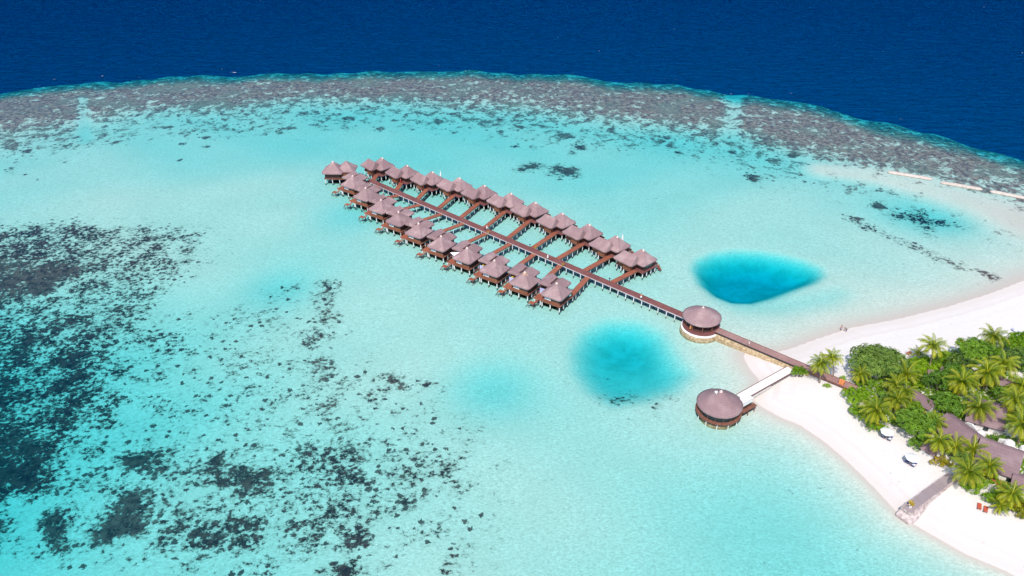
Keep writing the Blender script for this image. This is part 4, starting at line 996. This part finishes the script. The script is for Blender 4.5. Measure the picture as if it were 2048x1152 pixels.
make_tree('shrub', 'small yellow green tuft at the foot of the farther lone palm', 'shrub', 1686, 754, .8, .6, .6, .3, LL, 37, trunk=False, ls=.32, dens=7, bias=.2)
make_tree('shrub', 'low shrubs along the causeway end under the domed tree', 'shrub', 1735, 765, 2.8, 1.2, 1.0, .5, TL, 38, trunk=False, ls=.4, bias=.2)
make_tree('shrub', 'green shrub behind the white courtyard wall', 'shrub', 1998, 876, 2.2, 1.0, .9, .5, TL, 39, trunk=False, ls=.4)

make_tree('shrub', 'green shrub between the widest beach palm and the narrow roof', 'shrub', 1778, 800, 2.8, 2.2, 1.8, 1.0, TL, 40, trunk=False, ls=.42, bias=.1)
make_tree('shrub', 'lime shrub in front of the narrow roof end', 'shrub', 1830, 812, 2.6, 1.8, 1.6, .9, LL, 41, trunk=False, ls=.42, bias=-.1)
make_tree('shrub', 'green shrub at the near corner of the steep middle roof', 'shrub', 1893, 862, 2.4, 1.8, 1.6, .9, TL, 42, trunk=False, ls=.42, bias=.1)
make_tree('broadleaf_tree', 'dark leafy tree behind the big palm with the orange skirt', 'tree', 1905, 745, 3.2, 2.6, 2.4, 2.0, TL, 43, bias=-.12)
make_tree('shrub', 'lime shrub under the far palms beside the open sand', 'shrub', 1975, 700, 3.0, 2.0, 1.7, 1.0, LL, 44, trunk=False, ls=.42, bias=-.1)
make_tree('broadleaf_tree', 'leafy tree between the broad roof and the frame edge palms', 'tree', 2015, 835, 3.0, 2.4, 2.2, 1.4, TL, 45, bias=.05)
make_tree('shrub', 'lime shrub beside the patio under the right hand palms', 'shrub', 1972, 948, 2.0, 1.4, 1.3, .8, LL, 46, trunk=False, ls=.42)

# ground cover under the trees
ZONE = W2([(1712, 800), (1700, 768), (1740, 745), (1800, 735), (1840, 725), (1880, 712), (1960, 690), (2060, 680), (2120, 760), (2120, 1010), (2040, 1010), (1975, 980), (1935, 965), (1900, 925), (1870, 912), (1800, 868), (1740, 845)])
YARD = W2([(1935, 862), (1990, 848), (2040, 856), (2060, 885), (2000, 890), (1965, 882)])
m = MB(); g = random.Random(91)
x0, x1, y0, y1 = ZONE[:, 0].min(), ZONE[:, 0].max(), ZONE[:, 1].min(), ZONE[:, 1].max()
QX = np.array([g.uniform(x0, x1) for _ in range(52000)]); QY = np.array([g.uniform(y0, y1) for _ in range(52000)])
keep = sdf(QX, QY, ZONE) > .4
nzx = np.sin(QX * .55 + 1.7 * np.sin(QY * .43)) + np.sin(QY * .61 + 1.3 * np.sin(QX * .37))
keep &= (nzx > -1.5) & (sdf(QX, QY, YARD) < 0)
QZ = height(QX, QY)
for x, y, z in zip(QX[keep], QY[keep], QZ[keep]):
    a = g.uniform(0, 6.28); l = g.uniform(.3, .6); d = Vector((math.cos(a), math.sin(a), g.uniform(.1, .6))) * l; s_ = Vector((-math.sin(a), math.cos(a), 0)) * l * .35
    b = Vector((x, y, z + g.uniform(.03, .35))); cv = g.uniform(.05, .75)
    m.quad(b - s_ * .3, b + d * .5 - s_, b + d, b + d * .5 + s_, cv)
tag(m.build('undergrowth', LL), 'low leafy ground cover between the palms and roofs', 'ground cover', kind='stuff')

# ------------------------------------------------------------------ island buildings
def gable(name, label, p0, p1, zr, wf, wb, ze, mat='shingle', over=.5, hip=0.0):
    """long shingled roof; ridge between two pixels at height zr, wf / wb the spans to the viewer's and the far eaves"""
    a, b = at(*p0, zr), at(*p1, zr); d = b - a; L = d.length; ang = math.atan2(d.y, d.x)
    t = thing(name, label, 'building', (a.x, a.y, 0), ang)
    m = MB(); n = 14; rs = []
    zf = ze; zb = zr - (zr - ze) * wb / wf if wb < wf else ze
    for q in range(n + 1):
        x = L * q / n; j = rng.uniform(-.03, .03)
        rs.append([(x, -wf, zf + j), (x, -wf * .5, (zf + zr) / 2 + j - .05), (x, 0, zr + j), (x, wb * .5, (zb + zr) / 2 + j), (x, wb, zb + j), (x, wb - .05, zb - .25), (x, 0, zr - .28), (x, -wf + .05, zf - .25)])
    r = m.rings(rs).build('roof', M[mat], t)
    rc = MB(); rc.tube([(0, 0, zr + .04), (L, 0, zr + .04)], .12, 6); rc.build('ridge_cap', M['shingle'], r)
    w_ = MB(); i = 0
    x0, x1, yf, yb = .25, L - .25, -wf + over, wb - over * .6
    ztf = zf + (zr - zf) * (over / wf) - .28; ztb = zb + (zr - zb) * (over * .6 / wb) - .28
    w_.rings([[(x, yf, .2), (x, yb, .2), (x, yb, ztb), (x, 0, zr - .34), (x, yf, ztf)] for x in (x0, x1)])
    wo_ = w_.build('wall', M['whitewall'], t)
    dm = MB()
    for q in range(int(L / 2.6)):
        x = 1.2 + q * 2.6
        if x + 1.0 < L: dm.box(x, x + 1.0, yf - .05, yf - .003, 1.7, min(ztf - .1, 3.6))
    dm.build('window', M['glass'], wo_)
    return t, L, ang
gable('long_house', 'narrow mauve shingled roof ending between palms nearest the causeway', (1800, 766), (1872, 806), 4.3, 2.3, 1.3, 3.3)
gable('long_house', 'steep mauve shingled roof running down the middle of the grove to the white wall', (1893, 826), (1960.5, 875), 5.4, 4.3, 2.2, 3.4)
gable('long_house', 'large mauve shingled roof at lower right with white wall below', (1961, 876), (2049, 907), 5.4, 6.4, 1.4, 3.3)
gable('bungalow', 'broad mauve roof behind the courtyard, partly under palm shade', (1938, 797), (2016, 818), 5.6, 5.2, 3.6, 3.3)
gable('hut', 'tiny mauve gabled hut roof beside the smooth lime bush', (1855, 740), (1872, 742), 3.6, 1.5, 1.0, 3.0)
gable('hut', 'small mauve roof peeping out under the dark tree by the far palms', (1884, 733), (1902, 741), 3.9, 2.0, 1.5, 3.0)
gable('bungalow', 'dark inland roof at the right frame edge between palms', (2000, 757), (2066, 772), 5.0, 3.4, 3.0, 3.2)
gable('hut', 'brown roofed hut corner showing beside the beach under a palm', (1848, 885), (1878, 903), 3.0, 1.5, 1.2, 2.5, mat='thatch')
gable('bungalow', 'mauve roof at the right edge below the large one, over the terracotta patio', (2026, 948), (2085, 968), 4.0, 2.4, 2.2, 3.0)
# white courtyard wall with rounded tops
def wall_run(pts, label):
    P = [ground(*q) for q in pts]
    t = thing('courtyard_wall', label, 'wall', P[0])
    m = MB(); o0 = P[0]
    prof = []
    for i, p in enumerate(P):
        d = (P[min(i + 1, len(P) - 1)] - P[max(i - 1, 0)]); d.z = 0; d.normalize(); nrm = Vector((-d.y, d.x, 0)) * .22
        q = p - o0; h = 2.2 + .5 * math.sin(i * 1.3)
        prof.append([tuple(q + nrm + Vector((0, 0, -.3))), tuple(q - nrm + Vector((0, 0, -.3))), tuple(q - nrm + Vector((0, 0, h - .15))), tuple(q + Vector((0, 0, h))), tuple(q + nrm + Vector((0, 0, h - .15)))])
    m.rings(prof).build('wall', M['whitewall'], t)
    return t, P
def bulge(t, p, r, h):
    MB().lathe([(r, -.2), (r, h * .7), (r * .82, h * .9), (r * .4, h), (.02, h + .02)], p.x, p.y, 14).build('rounded_pier', M['whitewall'], t)
t, P = wall_run([(1929, 859), (1938, 866), (1947, 874), (1956, 880), (1963, 886)], 'white curved courtyard wall behind the steep middle roof')
q = P[3] - P[0]; bulge(t, q, 1.0, 2.6)
t, P = wall_run([(1992, 892), (2002, 897), (2012, 902), (2024, 907), (2040, 913), (2056, 919)], 'white curved wall behind the large lower right roof')
q = P[2] - P[0]; bulge(t, q, 1.15, 2.9); q = P[4] - P[0]; bulge(t, q, .8, 3.0)
# terracotta patio
pp = [ground(*q) for q in ((1980, 958), (2003, 945), (2060, 958), (2062, 985), (2010, 985))]
m = MB(); zt_ = max(p.z for p in pp) + .06; m.prism([(p.x, p.y) for p in reversed(pp)][::-1], .8, zt_)
tag(m.build('patio', M['terra']), 'terracotta patio at the foot of the large lower right roof', 'patio', kind='structure')
pp = [ground(*q) for q in ((1955, 868), (1990, 852), (2045, 868), (2050, 890), (2000, 888), (1968, 884))]

# ------------------------------------------------------------------ beach furniture
def lounger(px, py, rz, mat, label, towel=None, group='sun loungers'):
    p = ground(px, py)
    t = thing('sun_lounger', label, 'sun lounger', p, rz, group)
    m = MB(); m.box(-.36, .36, -1.0, .45, .30, .36)
    m.build('seat', M[mat], t)
    b = MB(); i = 0
    b.rings([[(-.36, .45, .29), (.36, .45, .29), (.36, .45, .37), (-.36, .45, .37)], [(-.36, 1.05, .72), (.36, 1.05, .72), (.36, 1.0, .80), (-.36, 1.0, .80)]]); b.build('backrest', M[mat], t)
    for x, y in ((-.3, -.9), (.3, -.9), (-.3, .6), (.3, .6)): MB().cyl(x, y, -.05, .30 if y < 0 else .36, .035, 6).build('leg', M['beam'], t)
    if towel: MB().box(-.3, .3, -.2, .42, .364, .40).build('towel', M[towel], t)
    return t
def parasol(px, py, label, r=1.42, rzt=0.0):
    z0 = gz(*at(px, py, 3.5).xy); c = at(px, py, z0 + 2.6)
    t = thing('parasol', label, 'parasol', (c.x, c.y, z0), rzt, 'white beach parasols')
    m = MB(); n = 8; rs = []
    for rr, z in ((r, 2.25), (r * .66, 2.52), (r * .33, 2.74), (.04, 2.95)):
        rs.append([(rr * math.cos(2 * math.pi * j / n), rr * math.sin(2 * math.pi * j / n), z) for j in range(n)])
    m.rings([[(x * .99, y * .99, z - .16) for x, y, z in rs[0]]] + rs, cap0=False); m.build('canopy', M['cloth'], t)
    MB().cyl(0, 0, -.2, 2.93, .035, 8).build('pole', M['beam'], t)
    MB().lathe([(.28, -.02), (.28, .06), (.06, .12)], 0, 0, 12).build('base', M['stonegrey'], t)
    return t
parasol(1775.5, 860.5, 'white octagonal parasol on the sand below the lime shrubs', rzt=.2)
parasol(1826, 912.5, 'white octagonal parasol on the open sand between the grove and the groyne', rzt=.35)
lounger(1767, 872.5, R(145), 'blue', 'blue lounger, left of the pair under the parasol by the lime shrubs', 'cloth')
lounger(1779, 879, R(140), 'blue', 'blue lounger, right of the pair under the parasol by the lime shrubs', 'cloth')
lounger(1814.5, 923.5, R(140), 'blue', 'blue lounger, left of the pair under the parasol above the groyne')
lounger(1827, 931, R(135), 'blue', 'blue lounger with white towel, right of the pair under the parasol above the groyne', 'cloth')
lounger(1958, 1015.5, R(152), 'redwood', 'orange red lounger, left of the bare pair on the sand right of the groyne')
lounger(1970.5, 1021.5, R(148), 'redwood', 'orange red lounger with pinkish back, right of the bare pair right of the groyne')
lounger(1919.5, 690, R(40), 'redwood', 'red lounger lying clear of the round tree on the far beach')
lounger(1926.5, 686, R(40), 'redwood', 'red lounger half behind the round tree on the far beach')
lounger(1817, 708, R(130), 'orange', 'orange lounger beside the domed tree on the far sand')
lounger(2031, 664, R(50), 'greyblue', 'grey blue lounger with white towel at the far right edge', 'cloth')
p = at(1683, 767, 2.0)
t = thing('wooden_box', 'orange wooden box standing on the lower edge of the causeway', 'box', (p.x, p.y, 1.955), ang)
MB().box(-.55, .55, -.45, .45, 0.0, .85).build('body', M['orange'], t); MB().box(-.60, .60, -.50, .50, .853, .92).build('lid', M['orange'], t)

# ------------------------------------------------------------------ people
def skin_body(name, joints, edges, radii, mat, parent):
    bm = bmesh.new(); ly = bm.verts.layers.skin.verify()
    vs = [bm.verts.new(j) for j in joints]
    for v, r in zip(vs, radii): v[ly].radius = (r, r)
    vs[0][ly].use_root = True
    for a, b in edges: bm.edges.new((vs[a], vs[b]))
    me = bpy.data.meshes.new(name); bm.to_mesh(me); bm.free(); me.materials.append(mat)
    o = bpy.data.objects.new(name, me); COL.objects.link(o); o.parent = parent
    o.modifiers.new('skin', 'SKIN'); ss = o.modifiers.new('smooth', 'SUBSURF'); ss.levels = 1; ss.render_levels = 1
    return o
def person(loc, rz, label, top, bottom, pose='stand', dress=False, hair='hair'):
    t = thing('person', label, 'person', loc, rz, 'people on the walkways and beach')
    if pose == 'bend':
        hip, chest, neck, head, ht = (0, .05, .86), (0, -.28, 1.10), (0, -.42, 1.18), (0, -.52, 1.17), (0, -.62, 1.14)
        sh = [(-.18, -.36, 1.14), (.18, -.36, 1.14)]; el = [(-.20, -.44, .86), (.20, -.44, .86)]; wr = [(-.17, -.52, .62), (.17, -.52, .62)]; ha = [(-.16, -.56, .52), (.16, -.56, .52)]
    else:
        hip, chest, neck, head, ht = (0, 0, .94), (0, 0, 1.30), (0, 0, 1.48), (0, -.01, 1.60), (0, -.01, 1.70)
        sh = [(-.19, 0, 1.41), (.19, 0, 1.41)]; el = [(-.25, .02, 1.13), (.25, .02, 1.13)]; wr = [(-.26, -.05, .89), (.26, -.05, .89)]; ha = [(-.26, -.07, .80), (.26, -.07, .80)]
    w_ = .12 if pose == 'walk' else 0.0
    hp = [(-.09, 0, .88), (.09, 0, .88)]; kn = [(-.10, -w_ - .02, .48), (.10, w_ * .3, .48)]; an = [(-.10, -w_ * 1.3, .08), (.10, w_ * 1.8, .09)]; to = [(-.11, -w_ * 1.3 - .15, .04), (.11, w_ * 1.8 - .15, .04)]
    J = [hip, chest, neck, head, ht] + sh + el + wr + ha + hp + kn + an + to
    rad = [.13, .14, .055, .095, .085, .07, .07, .045, .045, .032, .032, .028, .028, .095, .095, .06, .06, .042, .042, .035, .035]
    E_ = [(0, 1), (1, 2), (2, 3), (3, 4), (1, 5), (1, 6), (5, 7), (6, 8), (7, 9), (8, 10), (9, 11), (10, 12), (0, 13), (0, 14), (13, 15), (14, 16), (15, 17), (16, 18), (17, 19), (18, 20)]
    nb = len(J)
    for s_, w in ((-1, 11), (1, 12)):      # fingers and thumb
        hx, hy, hz = J[w]
        for q in range(4):
            J.append((hx + .0, hy - .03 + .018 * q, hz - .075 - .012 * (q in (1, 2)))); rad.append(.009); E_.append((w, len(J) - 1))
        J.append((hx - s_ * .02, hy - .06, hz - .03)); rad.append(.011); E_.append((w, len(J) - 1))
    J.append((J[3][0], J[3][1] - .12, J[3][2] - .01)); rad.append(.015); E_.append((3, len(J) - 1))     # nose
    skin_body('body', J, E_, rad, M['skin'], t)
    H = Vector(head)
    hb = MB(); hb.lathe([(.112, H.z - .02), (.122, H.z + .05), (.10, H.z + .12), (.05, H.z + .155), (.01, H.z + .16)], H.x, H.y + .03, 10); hb.build('hair', M[hair], t, smooth=True)
    def ring(c, rx_, ry_, n=12): return [(c[0] + rx_ * math.cos(2 * math.pi * j / n), c[1] + ry_ * math.sin(2 * math.pi * j / n), c[2]) for j in range(n)]
    hv, cv, nv = Vector(hip), Vector(chest), Vector(neck)
    MB().rings([ring(hv, .185, .15), ring(hv.lerp(cv, .5), .175, .14), ring(cv, .21, .15), ring(cv.lerp(nv, .62), .20, .12), ring(cv.lerp(nv, .85), .09, .08)]).build('dress_top' if dress else 'shirt', M[top], t, smooth=True)
    if dress:
        MB().rings([ring((0, .0, .42), .30, .26), ring((0, 0, .70), .24, .20), ring((hv.x, hv.y, .97), .18, .145)]).build('skirt', M[bottom], t, smooth=True)
    else:
        for s_ in (-1, 1):
            q = 0 if s_ < 0 else 1
            a_, b_ = Vector(hp[q]), Vector(kn[q])
            MB().rings([ring(a_ + Vector((0, 0, .10)), .115, .135), ring(a_.lerp(b_, .45), .105, .11), ring(a_.lerp(b_, .9), .09, .09)]).build('trouser_leg', M[bottom], t, smooth=True)
    return t
def on_walk(px, py): p = at(px, py, FZ); return (p.x, p.y, FZ)
person(on_walk(974, 459.5), R(30), 'person in white standing on the boardwalk, farthest from the shore', 'cloth', 'cloth', 'stand', True)
person(on_walk(1095.5, 518), R(-40), 'person in white walking along the middle of the boardwalk', 'cloth', 'cloth', 'walk', True)
person(on_walk(1282, 597.5), R(130), 'person with orange top and white skirt on the boardwalk near the round pavilion', 'orange', 'cloth', 'walk', True)
person(on_walk(1380.5, 660), R(200), 'person in orange standing at the rim of the round pavilion deck', 'orange', 'orange', 'stand', True, 'cap')
person((lambda p: (p.x, p.y, 1.95))(at(1497, 691.5, 1.95)), R(60), 'person in white walking on the plank causeway', 'cloth', 'cloth', 'walk')
person(ground(1681.5, 661), R(20), 'bare skinned person with dark hair standing on the far beach', 'skin', 'greyblue', 'stand')
person(ground(1692, 664), R(250), 'person in dark navy bending over on the far beach', 'navy', 'navy', 'bend')
v = far_rows[1]; e = Vector(v.location) + rot2(.75, -3.9, AF)
person((e.x, e.y, FZ - .05), R(100), 'person in bright red at the entrance of a far reef side villa', 'redcloth', 'redcloth', 'stand', True)
# white shades on two villa decks
def closed_parasol(v, x, y, a, label):
    e = Vector(v.location) + rot2(x, y, a)
    t = thing('closed_parasol', label, 'parasol', (e.x, e.y, 1.68), 0)
    MB().cyl(0, 0, .0, 3.9, .04, 8).build('pole', M['beam'], t); MB().lathe([(.10, 1.6), (.34, 2.0), (.26, 3.0), (.05, 4.0)], 0, 0, 10).build('canopy', M['cloth'], t)
closed_parasol(far_rows[9], -1.6, 4.4, AF, 'closed white parasol behind the second reef side villa from the pavilion')
closed_parasol(far_rows[2], -1.6, 4.4, AF, 'closed white parasol behind a far reef side villa')
v = near_rows[6]; e = Vector(v.location) + rot2(-4.2, -.6, AN)
t = thing('shade_cloth', 'white cloth shade stretched over the lagoon side deck of a villa', 'shade', (e.x, e.y, 1.74), AN)
MB().rings([[(-1.5, -.2, 2.2), (1.2, -1.1, 1.9), (1.0, 1.2, 2.5)], [(-1.5, -.2, 2.23), (1.2, -1.1, 1.93), (1.0, 1.2, 2.53)]]).build('cloth', M['cloth'], t)
for x, y, h in ((-1.45, -.2, 2.2), (1.15, -1.05, 1.9), (.98, 1.15, 2.5)): MB().cyl(x, y, 0, h, .04, 6).build('pole', M['beam'], t)
